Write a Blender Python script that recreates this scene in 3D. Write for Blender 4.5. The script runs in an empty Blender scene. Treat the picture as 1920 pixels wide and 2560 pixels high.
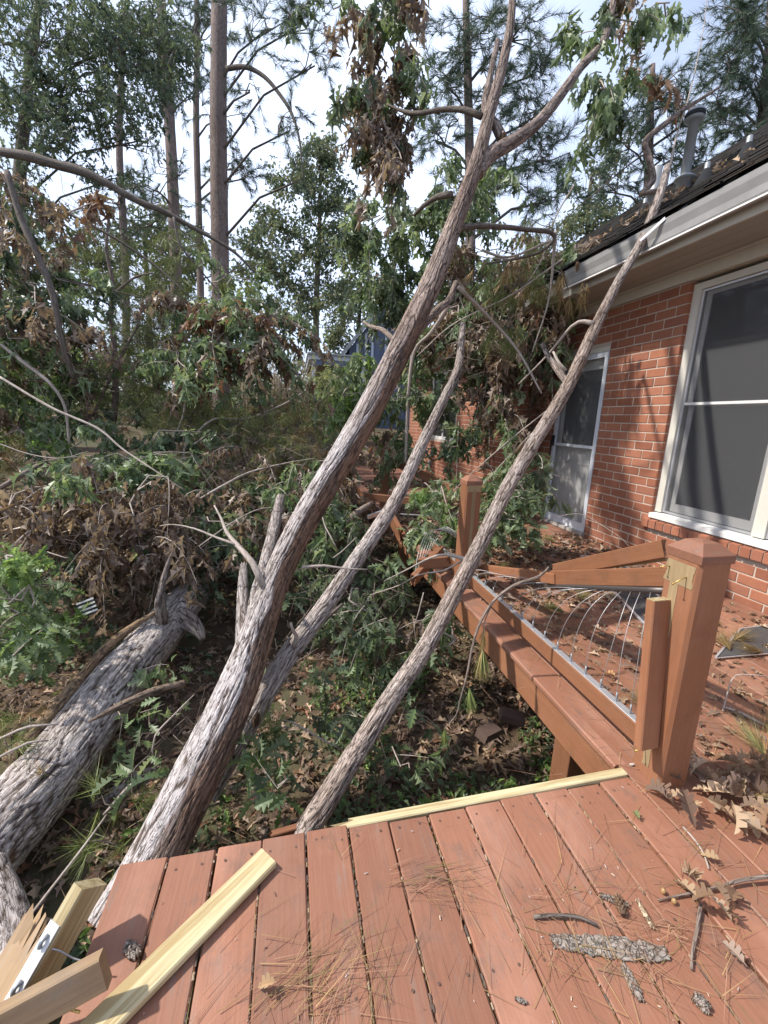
import bpy, math
import numpy as np
from mathutils import Vector, Matrix

# ------------------------------------------------------------------ camera, world, sun, exposure
sc = bpy.context.scene
rng = np.random.default_rng(11)
H = 1.4                                   # camera height over the deck boards
PITCH, YAW, ROLL, FPX = 0.21805043, 0.21882411, 0.03620289, 1040.0
_cy, _sy, _cp, _sp = math.cos(YAW), math.sin(YAW), math.cos(PITCH), math.sin(PITCH)
_fw = np.array([_sy*_cp, _cy*_cp, -_sp]); _rt = np.array([_cy, -_sy, 0.0]); _up = np.cross(_rt, _fw)
_cr, _sr = math.cos(ROLL), math.sin(ROLL)
CR = _cr*_rt + _sr*_up; CU = -_sr*_rt + _cr*_up; CF = _fw
cam = bpy.data.cameras.new('camera'); camo = bpy.data.objects.new('camera', cam)
sc.collection.objects.link(camo)
cam.sensor_fit = 'HORIZONTAL'; cam.sensor_width = 36.0; cam.lens = FPX/1920*36.0
cam.clip_start = 0.02; cam.clip_end = 500
camo.matrix_world = Matrix(((CR[0], CU[0], -CF[0], 0), (CR[1], CU[1], -CF[1], 0), (CR[2], CU[2], -CF[2], H), (0, 0, 0, 1)))
sc.camera = camo

SUN = Vector((-0.94, 0.22, 0)).normalized() * math.cos(math.radians(50)); SUN.z = math.sin(math.radians(50))
wd = bpy.data.worlds.new('World'); sc.world = wd; wd.use_nodes = True
nt = wd.node_tree; nt.nodes.clear()
wo = nt.nodes.new('ShaderNodeOutputWorld'); bg = nt.nodes.new('ShaderNodeBackground')
sky = nt.nodes.new('ShaderNodeTexSky'); sky.sky_type = 'NISHITA'; sky.sun_disc = False
sky.sun_elevation = math.radians(50); sky.sun_rotation = math.atan2(SUN.x, SUN.y)
sky.air_density = 1.0; sky.dust_density = 2.0; sky.ozone_density = 1.5
geo = nt.nodes.new('ShaderNodeTexCoord')
nz = nt.nodes.new('ShaderNodeTexNoise'); nz.inputs['Scale'].default_value = 1.5; nz.inputs['Detail'].default_value = 5
rmp = nt.nodes.new('ShaderNodeMapRange'); rmp.inputs[1].default_value = 0.40; rmp.inputs[2].default_value = 0.66
rmp.inputs[3].default_value = 0.22; rmp.inputs[4].default_value = 0.92
mx = nt.nodes.new('ShaderNodeMix'); mx.data_type = 'RGBA'
mx.inputs['B'].default_value = (6.5, 7.4, 9.5, 1)      # thin bright cloud, in the sky texture's own units
nt.links.new(geo.outputs['Generated'], nz.inputs['Vector']); nt.links.new(nz.outputs['Fac'], rmp.inputs[0])
nt.links.new(rmp.outputs[0], mx.inputs['Factor']); nt.links.new(sky.outputs[0], mx.inputs['A'])
nt.links.new(mx.outputs['Result'], bg.inputs['Color']); bg.inputs['Strength'].default_value = 0.13
nt.links.new(bg.outputs[0], wo.inputs[0])
sl = bpy.data.lights.new('sun', 'SUN'); sl.energy = 4.2; sl.angle = math.radians(1.5); sl.color = (1.0, 0.95, 0.87)
so = bpy.data.objects.new('sun', sl); sc.collection.objects.link(so)
so.rotation_euler = SUN.to_track_quat('Z', 'Y').to_euler(); so.location = (-6, 4, 12)
sc.view_settings.view_transform = 'Standard'; sc.view_settings.look = 'None'
sc.view_settings.exposure = 0.57; sc.view_settings.gamma = 1.0
sc.cycles.max_bounces = 8; sc.cycles.transparent_max_bounces = 16
sc.cycles.use_denoising = True

# ------------------------------------------------------------------ helpers
S = 1920/1659.0
def A(x, y, d):
    """point seen at (x, y) of the survey picture (1659 wide), d metres along the lens axis"""
    v = CR*(x*S-960)/FPX - CU*(y*S-1280)/FPX + CF
    return np.array([0, 0, H]) + v*d
def onz(x, y, z):
    v = CR*(x*S-960)/FPX - CU*(y*S-1280)/FPX + CF
    return np.array([0, 0, H]) + v*((z-H)/v[2])
def onx(x, y, X):
    v = CR*(x*S-960)/FPX - CU*(y*S-1280)/FPX + CF
    return np.array([0, 0, H]) + v*(X/v[0])
def sstep(a, b, x):
    t = np.clip((np.asarray(x, float)-a)/(b-a), 0, 1); return t*t*(3-2*t)
def unit(v):
    v = np.asarray(v, float); return v/np.maximum(np.linalg.norm(v, axis=-1, keepdims=True), 1e-9)
def _hash(i, j, k, s):
    n = (i*374761393 + j*668265263 + k*2147483647 + s*1274126177) & 0xffffffff
    n = ((n ^ (n >> 13)) * 1274126177) & 0xffffffff
    n = ((n ^ (n >> 16)) * 2246822519) & 0xffffffff
    return ((n ^ (n >> 15)) & 0xffffff)/float(0xffffff)
def vnoise(p, s=0):
    p = np.asarray(p, float); i = np.floor(p).astype(np.int64); f = p-i; f = f*f*(3-2*f); r = 0
    for a in (0, 1):
        for b in (0, 1):
            for c in (0, 1):
                w = (f[:, 0] if a else 1-f[:, 0])*(f[:, 1] if b else 1-f[:, 1])*(f[:, 2] if c else 1-f[:, 2])
                r = r + w*_hash(i[:, 0]+a, i[:, 1]+b, i[:, 2]+c, s)
    return r
def fbm(p, s=0, o=3):
    r = 0; a = .5; p = np.asarray(p, float)
    for k in range(o): r = r+a*vnoise(p*2**k, s+k); a *= .5
    return r/(1-.5**o)
def worley(p, s=0):
    i = np.floor(p).astype(np.int64); n = len(p); f1 = np.full(n, 9.); f2 = np.full(n, 9.); idv = np.zeros(n); off = np.zeros((n, 3))
    for a in (-1, 0, 1):
        for b in (-1, 0, 1):
            for c in (-1, 0, 1):
                I, J, K = i[:, 0]+a, i[:, 1]+b, i[:, 2]+c
                q = np.stack([I+_hash(I, J, K, s), J+_hash(I, J, K, s+7), K+_hash(I, J, K, s+13)], 1)
                dv = p-q; d = np.sqrt((dv*dv).sum(1)); m = d < f1
                f2 = np.where(m, f1, np.minimum(f2, d)); f1 = np.where(m, d, f1)
                idv = np.where(m, _hash(I, J, K, s+29), idv); off = np.where(m[:, None], dv, off)
    return f1, f2, idv, off

def mesh(name, V, polys, col=None, vec=None, smooth=False):
    """V (n,3); polys: list of (m,k) index arrays; col (n,3) -> colour attribute 'Col'; vec (n,3) -> attribute 'bark'"""
    V = np.asarray(V, np.float32); me = bpy.data.meshes.new(name)
    polys = [np.asarray(p, np.int32) for p in polys if len(p)]
    me.vertices.add(len(V)); me.vertices.foreach_set('co', V.ravel())
    li = np.concatenate([p.ravel() for p in polys]); ct = np.concatenate([np.full(len(p), p.shape[1], np.int32) for p in polys])
    me.loops.add(len(li)); me.loops.foreach_set('vertex_index', li)
    me.polygons.add(len(ct)); st = np.concatenate([[0], np.cumsum(ct)[:-1]]).astype(np.int32)
    me.polygons.foreach_set('loop_start', st); me.polygons.foreach_set('loop_total', ct)
    me.polygons.foreach_set('use_smooth', np.full(len(ct), bool(smooth)))
    me.update(calc_edges=True)
    if col is not None:
        c = np.ones((len(V), 4), np.float32); c[:, :3] = col
        a = me.attributes.new('Col', 'FLOAT_COLOR', 'POINT'); a.data.foreach_set('color', c.ravel())
    if vec is not None:
        a = me.attributes.new('bark', 'FLOAT_VECTOR', 'POINT'); a.data.foreach_set('vector', np.asarray(vec, np.float32).ravel())
    return me
def obj(name, me, mat=None, parent=None, loc=None, kind=None):
    o = bpy.data.objects.new(name, me); sc.collection.objects.link(o)
    if mat is not None and me is not None and len(me.materials) == 0: me.materials.append(mat)
    if loc is not None: o.location = loc
    if parent is not None:
        o.parent = parent
        o.matrix_parent_inverse = Matrix.Translation(-parent.location)
    if kind: o['kind'] = kind
    return o
def tag(o, label, cat, group=None):
    o['label'] = label; o['category'] = cat
    if group: o['group'] = group
    if 'kind' not in o: o['kind'] = 'thing'
    return o
def thing(name, label, cat, loc=(0, 0, 0), group=None):
    o = bpy.data.objects.new(name, None); sc.collection.objects.link(o); o.location = [float(v) for v in loc]
    o.empty_display_size = .1
    return tag(o, label, cat, group)

class MB:
    """collects pieces that make up one mesh"""
    def __init__(s): s.V = []; s.P = {}; s.n = 0; s.C = []
    def add(s, V, polys, col=(1, 1, 1)):
        V = np.asarray(V, float); s.V.append(V)
        for p in polys:
            p = np.asarray(p, int)
            if len(p): s.P.setdefault(p.shape[1], []).append(p+s.n)
        s.C.append(np.broadcast_to(np.asarray(col, float), (len(V), 3))); s.n += len(V)
    def box(s, lo, hi, col=(1, 1, 1)):
        (a, b, c), (d, e, f) = lo, hi
        V = [(a, b, c), (d, b, c), (d, e, c), (a, e, c), (a, b, f), (d, b, f), (d, e, f), (a, e, f)]
        s.add(V, [BOXF], col)
    def me(s, name, smooth=False, usecol=True):
        return mesh(name, np.concatenate(s.V), [np.concatenate(v) for v in s.P.values()], np.concatenate(s.C) if usecol else None, smooth=smooth)
BOXF = [(0, 3, 2, 1), (4, 5, 6, 7), (0, 1, 5, 4), (1, 2, 6, 5), (2, 3, 7, 6), (3, 0, 4, 7)]

def lumber_me(name, p0, p1, wid, thk, side, ch=.003, segs=6, wob=.0, split0=0., split1=0., seed=0):
    """a sawn board from p0 to p1 with eased edges; side = direction of its width; split = ragged broken end length"""
    p0, p1 = np.asarray(p0, float), np.asarray(p1, float); d = unit(p1-p0); L = np.linalg.norm(p1-p0)
    a = np.asarray(side, float); a = unit(a-d*(a@d)); b = np.cross(d, a)
    w, t, c = wid/2, thk/2, ch
    prof = np.array([(-w+c, -t), (w-c, -t), (w, -t+c), (w, t-c), (w-c, t), (-w+c, t), (-w, t-c), (-w, -t+c)])
    r = np.random.default_rng(seed); n = segs+1; V = []; k = len(prof)
    if split0 > 0 or split1 > 0:                          # finer profile so that the end can be torn
        q = []
        for i in range(k):
            p, e = prof[i], prof[(i+1) % k]; m = max(1, int(np.linalg.norm(e-p)/.008))
            for j in range(m): q.append(p+(e-p)*j/m)
        prof = np.array(q); k = len(prof)
    for i in range(n):
        t_ = i/(n-1); s_ = np.full(k, t_*L)
        if i == 0 and split0 > 0: s_ = s_ - split0*r.random(k)**1.5
        if i == n-1 and split1 > 0: s_ = s_ + split1*r.random(k)**1.5
        bow = wob*np.array([math.sin(t_*3.1), math.sin(t_*2.3+1)])
        for j in range(k):
            V.append(p0+d*s_[j]+a*(prof[j, 0]+bow[0])+b*(prof[j, 1]+bow[1]))
    V = np.array(V); F = []
    for i in range(n-1):
        for j in range(k): F.append((i*k+j, i*k+(j+1) % k, (i+1)*k+(j+1) % k, (i+1)*k+j))
    caps = []
    for base, flip in ((0, True), ((n-1)*k, False)):
        cidx = len(V); inset = (.0 if not (split0 or split1) else -.02)*(1 if base else -1)
        V = np.vstack([V, (V[base:base+k].mean(0)+d*inset)[None]])
        for j in range(k):
            tri = (base+j, base+(j+1) % k, cidx); caps.append(tri[::-1] if flip else tri)
    loc = np.stack([(V-p0)@a, (V-p0)@b, (V-p0)@d], 1)
    return mesh(name, V, [np.array(F), np.array(caps)], vec=loc)
def lumber(name, p0, p1, wid, thk, side, mat, parent=None, **k):
    return obj(name, lumber_me(name, p0, p1, wid, thk, side, **k), mat, parent)

def catmull(P, R, step):
    P = np.asarray(P, float); R = np.asarray(R, float); n = len(P)
    if n == 2: P = np.vstack([P[0], (P[0]+P[1])/2, P[1]]); R = np.array([R[0], (R[0]+R[1])/2, R[1]]); n = 3
    Q = np.vstack([2*P[0]-P[1], P, 2*P[-1]-P[-2]]); RR = np.concatenate([[R[0]], R, [R[-1]]])
    out, ro = [], []
    for i in range(1, n):
        m = max(2, int(np.linalg.norm(Q[i+1]-Q[i])/step))
        for j in range(m):
            t = j/m; a, b, c, d = Q[i-1], Q[i], Q[i+1], Q[i+2]
            out.append(.5*((2*b)+(-a+c)*t+(2*a-5*b+4*c-d)*t*t+(-a+3*b-3*c+d)*t**3)); ro.append(RR[i]*(1-t)+RR[i+1]*t)
    out.append(P[-1]); ro.append(R[-1]); return np.array(out), np.array(ro)
def frames(P):
    T = unit(np.gradient(P, axis=0)); U = np.zeros_like(T)
    u = np.cross(T[0], (0, 0, 1.)); u = unit(u if np.linalg.norm(u) > .1 else np.cross(T[0], (1., 0, 0)))
    for i in range(len(P)): u = unit(u-T[i]*(u@T[i])); U[i] = u
    return T, U, np.cross(T, U)
def tube(P, R, sides, step=None, cap=True, knob=0., seed=0):
    if step: P, R = catmull(P, R, step)
    P = np.asarray(P, float); R = np.asarray(R, float); T, U, W = frames(P); n = len(P)
    th = np.arange(sides)*2*math.pi/sides
    rad = R[:, None]*np.ones((1, sides))
    if knob: 
        q = np.stack([np.cos(th)[None]*np.ones((n, 1)), np.sin(th)[None]*np.ones((n, 1)), np.arange(n)[:, None]*.6*np.ones((1, sides))], -1).reshape(-1, 3)
        rad = rad*(1+knob*(vnoise(q*1.5, seed)-.5).reshape(n, sides)*2)
    V = (P[:, None]+rad[..., None]*(np.cos(th)[None, :, None]*U[:, None]+np.sin(th)[None, :, None]*W[:, None])).reshape(-1, 3)
    i = np.arange(n-1)[:, None]*sides; j = np.arange(sides)[None]; j2 = (j+1) % sides
    F = np.stack([i+j, i+j2, i+sides+j2, i+sides+j], -1).reshape(-1, 4)
    s = np.concatenate([[0], np.cumsum(np.linalg.norm(np.diff(P, axis=0), axis=1))])
    rm = R.max()
    vec = np.stack([np.cos(th)[None]*rm*np.ones((n, 1)), np.sin(th)[None]*rm*np.ones((n, 1)), s[:, None]*np.ones((1, sides))], -1).reshape(-1, 3)
    polys = [F]
    if cap:
        V = np.vstack([V, P[0], P[-1]]); vec = np.vstack([vec, (0, 0, 0), (0, 0, s[-1])]); a, b = n*sides, n*sides+1
        polys.append(np.array([((k+1) % sides, k, a) for k in range(sides)]+[((n-1)*sides+k, (n-1)*sides+(k+1) % sides, b) for k in range(sides)]))
    return V, polys, vec, (n, sides, T, U, W, P, R, s, th)

def trunk_me(name, P, R, sides, step, amp, fx, fz, seed, peel=None, lumps=.05, base=((.43, .39, .37), (.30, .24, .20)), inner=(.24, .145, .095), crack=(.12, .088, .07), snap=0., upper=None, up=(.3, .42)):
    """log with real plated bark: warped cells stretched along the stem, joints sunk, plates tilted and proud"""
    V, polys, vec, (n, sd, T, U, W, Pc, Rc, s, th) = tube(P, R, sides, step)
    N = n*sd; q = vec[:N].copy(); q[:, :2] *= (Rc/Rc.max())[:, None].repeat(sd, 1).reshape(-1, 1)
    wv = np.stack([fbm(q*(12, 12, 3), seed+1), fbm(q*(12, 12, 3), seed+2), fbm(q*(7, 7, 3), seed+3)], 1)-.5
    p = q*(fx, fx, fz)+wv*(1.5, 1.5, 1.3)
    f1, f2, idv, off = worley(p, seed)
    edge = sstep(.02, .11, f2-f1)
    f1b, f2b, idb, _ = worley(p*(2.1, 2.1, 1.6)+3.1, seed+5); edgeb = sstep(.0, .14, f2b-f1b)
    tilt = off[:, 2]*.5+off[:, 0]*(idv-.5)*.8
    hgt = edge*(.45+.6*idv)+.45*tilt*edge+.22*edgeb*edge*(idb > .35)+.30*(fbm(q*(60, 60, 18), seed+9)-.5)
    big = fbm(q*(3, 3, 1.2), seed+11)-.5
    radial = unit((V[:N].reshape(n, sd, 3)-Pc[:, None]).reshape(-1, 3))
    rr = Rc[:, None].repeat(sd, 1).ravel()
    pm = np.zeros(N)
    if peel is not None: pm = peel(radial, q, s[:, None].repeat(sd, 1).ravel()/s[-1], seed)
    k = np.minimum(1, rr/.06)
    V[:N] += radial*((hgt*amp*(1-.25*pm)*k - .35*amp*pm*k + big*lumps*rr*2)[:, None])
    if snap:
        e = V[:N].reshape(n, sd, 3)[-1]; V[(n-1)*sd:N] = e+T[-1]*(snap*rng.random(sd)**2)[:, None]
    b0, b1 = np.array(base[0]), np.array(base[1])
    tone = np.clip(fbm(q*(4, 4, 1.2), seed+17)*1.6-.3+.35*(idv-.5), 0, 1)[:, None]
    col = b0*(1-tone)+b1*tone
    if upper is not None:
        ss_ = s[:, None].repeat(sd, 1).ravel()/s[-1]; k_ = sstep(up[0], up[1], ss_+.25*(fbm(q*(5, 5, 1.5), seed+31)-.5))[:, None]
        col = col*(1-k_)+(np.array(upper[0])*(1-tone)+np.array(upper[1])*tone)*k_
    col = col*(.8+.4*idb[:, None])
    col = col*edge[:, None]+np.array(crack)*(1-edge[:, None])
    inn = np.array(inner)*(.5+.9*fbm(q*(34, 34, 3), seed+23)[:, None])*(.75+.45*idv[:, None]); inn = inn*edge[:, None]+np.array(crack)*.8*(1-edge[:, None])
    col = col*(1-pm[:, None])+inn*pm[:, None]
    C = np.vstack([col, np.tile(np.array((.5, .36, .2)), (len(V)-N, 1))])
    return mesh(name, V, polys, col=C, vec=vec, smooth=True)

# ---- leaf shapes: strips either side of a midrib
def leaf_template(lod, fold=.12, curl=.25, seed=0):
    if lod < 0:
        t = np.array([0, .14, .22, .31, .36, .43, .54, .58, .66, .77, .81, .87, .94, 1.0]); w = np.array([.010, .022, .15, .17, .055, .27, .30, .065, .25, .26, .065, .13, .10, .015]); ta = np.array([0, 0, .02, .05, 0, .02, .06, 0, .03, .06, 0, .02, .02, 0])
    elif lod == 0:
        t = np.array([0, .16, .28, .36, .48, .57, .68, .77, .86, 1.0]); w = np.array([.012, .03, .19, .055, .31, .065, .30, .075, .16, .02]); ta = np.array([0, 0, .09, 0, .11, 0, .10, 0, .06, 0])
    elif lod == 1:
        t = np.array([0, .22, .38, .55, .70, 1.0]); w = np.array([.02, .20, .08, .31, .12, .05]); ta = np.array([0, .09, 0, .11, 0, 0])
    elif lod == 2:
        t = np.array([0, .5, 1.0]); w = np.array([.04, .30, .05]); ta = np.zeros(3)
    else:
        return np.array([(0, 0, 0), (.5, .30, .06), (1., 0, -curl), (.5, -.30, .06)]), np.array([(0, 3, 2, 1)])
    z = -curl*t*t; n = len(t)
    M = np.stack([t, 0*t, z], 1); L = np.stack([t+ta, w, z+fold*w/.3], 1); Rr = np.stack([t+ta*.8, -w, z+fold*w/.3], 1)
    V = np.vstack([L, M, Rr]); F = []
    for i in range(n-1):
        F += [(i, n+i, n+i+1, i+1), (n+i, 2*n+i, 2*n+i+1, n+i+1)]
    return V, np.array(F)
def needle_template(): 
    return np.array([(0, .012, 0), (0, -.012, 0), (1., 0, 0)]), np.array([(0, 1, 2)])
def scatter(tmpl, base, d, nrm, size, col, wscale=1.0):
    """copies of one leaf shape: base points, directions, normals, lengths, colours -> arrays for mesh()"""
    T, F = tmpl; N = len(base); d = unit(d); s = unit(np.cross(nrm, d)); n2 = np.cross(d, s)
    size = np.broadcast_to(np.asarray(size, float), (N,)); ws = np.broadcast_to(np.asarray(wscale, float), (N,))
    V = base[:, None]+size[:, None, None]*(T[None, :, 0, None]*d[:, None]+T[None, :, 1, None]*ws[:, None, None]*s[:, None]+T[None, :, 2, None]*n2[:, None])
    k = len(T); P = (F[None]+(np.arange(N)*k)[:, None, None]).reshape(-1, F.shape[1])
    C = np.repeat(np.broadcast_to(col, (N, 3)), k, axis=0)
    return V.reshape(-1, 3), P, C
def rnd_sphere(n): return unit(rng.normal(size=(n, 3)))
PAL = {
 'green': [(0.129, 0.186, 0.084), (0.179, 0.242, 0.123), (0.099, 0.145, 0.067), (0.232, 0.283, 0.162)],
 'lush': [(0.156, 0.245, 0.067), (0.213, 0.319, 0.094), (0.124, 0.194, 0.056), (0.140, 0.208, 0.080)],
 'dark': [(0.078, 0.114, 0.061), (0.109, 0.146, 0.079), (0.074, 0.098, 0.059), (0.139, 0.179, 0.099)],
 'brown': [(0.169, 0.112, 0.081), (0.217, 0.153, 0.117), (0.121, 0.078, 0.059), (0.264, 0.192, 0.149)],
 'rust': [(0.182, 0.094, 0.055), (0.237, 0.116, 0.066), (0.127, 0.068, 0.046), (0.198, 0.138, 0.088)],
 'tan': [(0.350, 0.245, 0.155), (0.420, 0.305, 0.205), (0.270, 0.175, 0.110), (0.215, 0.132, 0.082)],
 'pine': [(0.143, 0.176, 0.055), (0.185, 0.228, 0.070), (0.110, 0.137, 0.046), (0.231, 0.245, 0.080)],
 'pinef': [(0.057, 0.092, 0.063), (0.078, 0.117, 0.076), (0.048, 0.076, 0.053), (0.098, 0.132, 0.083)],
 'pineb': [(.170, .190, .075), (.215, .235, .100), (.130, .150, .060), (.240, .225, .105)],
 'pined': [(0.300, 0.194, 0.083), (0.231, 0.157, 0.066), (0.382, 0.254, 0.121), (0.185, 0.152, 0.061)],
 'pale': [(0.260, 0.300, 0.110), (0.320, 0.350, 0.150), (0.210, 0.250, 0.095), (0.270, 0.280, 0.130)],
 'far': [(0.108, 0.149, 0.083), (0.149, 0.187, 0.102), (0.090, 0.124, 0.071), (0.195, 0.192, 0.102)],
 'redn': [(0.300, 0.165, 0.100), (0.340, 0.200, 0.130), (0.250, 0.130, 0.080), (0.220, 0.120, 0.075)],
}
def pal(names, n, clump=None):
    names = names if isinstance(names, (list, tuple)) else [names]
    tab = np.array([PAL[k] for k in names])
    a = (clump if clump is not None else rng.integers(0, len(names), n)) % len(names)
    c = tab[a, rng.integers(0, 4, n)]
    return c*(.8+.4*rng.random((n, 1)))
def ell(c, r, n, hollow=.3):
    """points through an ellipsoid given by a centre (x, y, depth) and radii (px, px, metres)"""
    u = rnd_sphere(n)*(hollow+(1-hollow)*rng.random((n, 1)))**.6
    return np.array([A(c[0]+r[0]*a, c[1]+r[1]*b, c[2]+r[2]*e) for a, b, e in u]).reshape(-1, 3)
def sprays(c, r, n, L=.5, k=6, droop=.6, hollow=.0, rag=1.15):
    """n leafy shoots that start inside an ellipsoid, sweep outward and sag; returns points, shoot number, paths"""
    ns = max(1, int(round(n/k))); u = rnd_sphere(ns)*(hollow+(1-hollow)*rng.random((ns, 1)))**.5*rag
    O = np.array([A(c[0]+r[0]*a, c[1]+r[1]*b, c[2]+r[2]*e) for a, b, e in u]).reshape(-1, 3); cen = A(*c[:3])
    D = unit(unit(O-cen)*.5+rnd_sphere(ns)*.9*np.array((1, 1, .7))); LL = L*(.5+.9*rng.random(ns)); t = np.linspace(0, 1, k)
    cv = np.cross(D, rnd_sphere(ns))*.35
    P = O[:, None]+LL[:, None, None]*(D[:, None]*t[None, :, None]+cv[:, None]*(t*t)[None, :, None]+np.array((0, 0, -droop*.55))*(t**2)[None, :, None])
    return P.reshape(-1, 3), np.repeat(np.arange(ns), k), P
def oak_clumps(C, per, size, cols, lod, droop=.6, spread=.16, mix=None, sid=None):
    """leaves along shoots whose nodes are C; sid = shoot number, so a shoot keeps one colour family"""
    n = len(C); k = np.repeat(np.arange(n), per); N = len(k)
    sid = np.arange(n) if sid is None else sid
    ax = unit(rnd_sphere(n)*(1, 1, .6)+np.array([0, 0, -droop]))
    tt = rng.random(N)
    base = C[k]+ax[k]*(tt*spread)[:, None]*.6+rng.normal(size=(N, 3))*spread*.28
    d = unit(ax[k]*.45+rnd_sphere(N)*.95+np.array([0, 0, -droop*.7]))
    nr = unit(rnd_sphere(N)*.8+np.array([0, 0, .75]))
    cl = rng.random(sid.max()+1)[sid][k]; mixv = (mix if mix is not None else np.linspace(0, 1, len(cols)+1)[1:])
    idx = np.searchsorted(mixv, np.clip(cl+rng.normal(size=N)*.04, 0, .999)); idx = np.minimum(idx, len(cols)-1)
    sz = size*(.55+.7*rng.random(N))
    parts = []; h = N//3
    for j, sl_ in enumerate((slice(0, h), slice(h, 2*h), slice(2*h, N))):
        if sl_.stop-sl_.start <= 0: continue
        M = sl_.stop-sl_.start
        parts.append(scatter(leaf_template(lod, (.05, .16, .30)[j], (.15, .45, .75)[j]*(.5+.4*min(1., abs(droop)))), base[sl_], d[sl_], nr[sl_], sz[sl_], pal(cols, M, idx[sl_]), .7+.4*rng.random(M)))
    V, P, Cc = merge(parts); return V, P[0], Cc
def pine_tufts(C, per, ln, cols, thick=1., droop=.2, axis=None, cone=.9):
    n = len(C); k = np.repeat(np.arange(n), per); N = len(k)
    ax = unit(rnd_sphere(n)+np.array([0, 0, .1-droop])) if axis is None else unit(axis)
    d = unit(ax[k]+rnd_sphere(N)*cone+np.array([0, 0, -droop*.6]))
    base = C[k]+ax[k]*(rng.random(N)*ln*.5)[:, None]
    return scatter(needle_template(), base, d, rnd_sphere(N), ln*(.7+.5*rng.random(N)), pal(cols, N, np.repeat(rng.integers(0, 9, n), per)), thick)
def merge(parts):
    V = []; P = {}; C = []; n = 0
    for v, p, c in parts:
        V.append(v); P.setdefault(p.shape[1], []).append(p+n); C.append(c); n += len(v)
    return np.concatenate(V), [np.concatenate(x) for x in P.values()], np.concatenate(C)
def leaves_obj(name, parts, mat, parent=None, kind='stuff'):
    V, P, C = merge(parts); return obj(name, mesh(name, V, P, col=C), mat, parent, kind=kind)

# ------------------------------------------------------------------ materials
def newmat(name):
    m = bpy.data.materials.new(name); m.use_nodes = True; t = m.node_tree
    return m, t, t.nodes['Principled BSDF']
def N_(t, ty, **kw):
    n = t.nodes.new(ty)
    for k, v in kw.items():
        if k in n.inputs: n.inputs[k].default_value = v
        else: setattr(n, k, v)
    return n
def ramp(t, stops):
    r = t.nodes.new('ShaderNodeValToRGB'); e = r.color_ramp.elements
    while len(e) < len(stops): e.new(.5)
    for i, (p, c) in enumerate(stops): e[i].position = p; e[i].color = (*c, 1)
    return r
def mixrgb(t, fac, a, b, mode='MIX'):
    m = t.nodes.new('ShaderNodeMix'); m.data_type = 'RGBA'; m.blend_type = mode
    for s, v in (('Factor', fac), ('A', a), ('B', b)):
        if hasattr(v, 'links') or hasattr(v, 'is_linked'): t.links.new(v, m.inputs[s])
        elif isinstance(v, (int, float)): m.inputs[s].default_value = v
        else: m.inputs[s].default_value = (*v, 1)
    return m.outputs['Result']
def bump(t, p, h, strength=.3, dist=.01):
    b = N_(t, 'ShaderNodeBump', Strength=strength, Distance=dist); t.links.new(h, b.inputs['Height']); t.links.new(b.outputs[0], p.inputs['Normal'])
def coords(t, scale, src='bark'):
    if src == 'bark': a = N_(t, 'ShaderNodeAttribute', attribute_name='bark'); o = a.outputs['Vector']
    else: a = N_(t, 'ShaderNodeTexCoord'); o = a.outputs['Object']
    m = N_(t, 'ShaderNodeMapping'); m.inputs['Scale'].default_value = scale; t.links.new(o, m.inputs['Vector']); return m.outputs[0]
def noise(t, vec, scale, detail=4, rough=.6, dim=None):
    n = N_(t, 'ShaderNodeTexNoise', Scale=scale, Detail=detail, Roughness=rough); t.links.new(vec, n.inputs['Vector']); return n.outputs['Fac']

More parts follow.
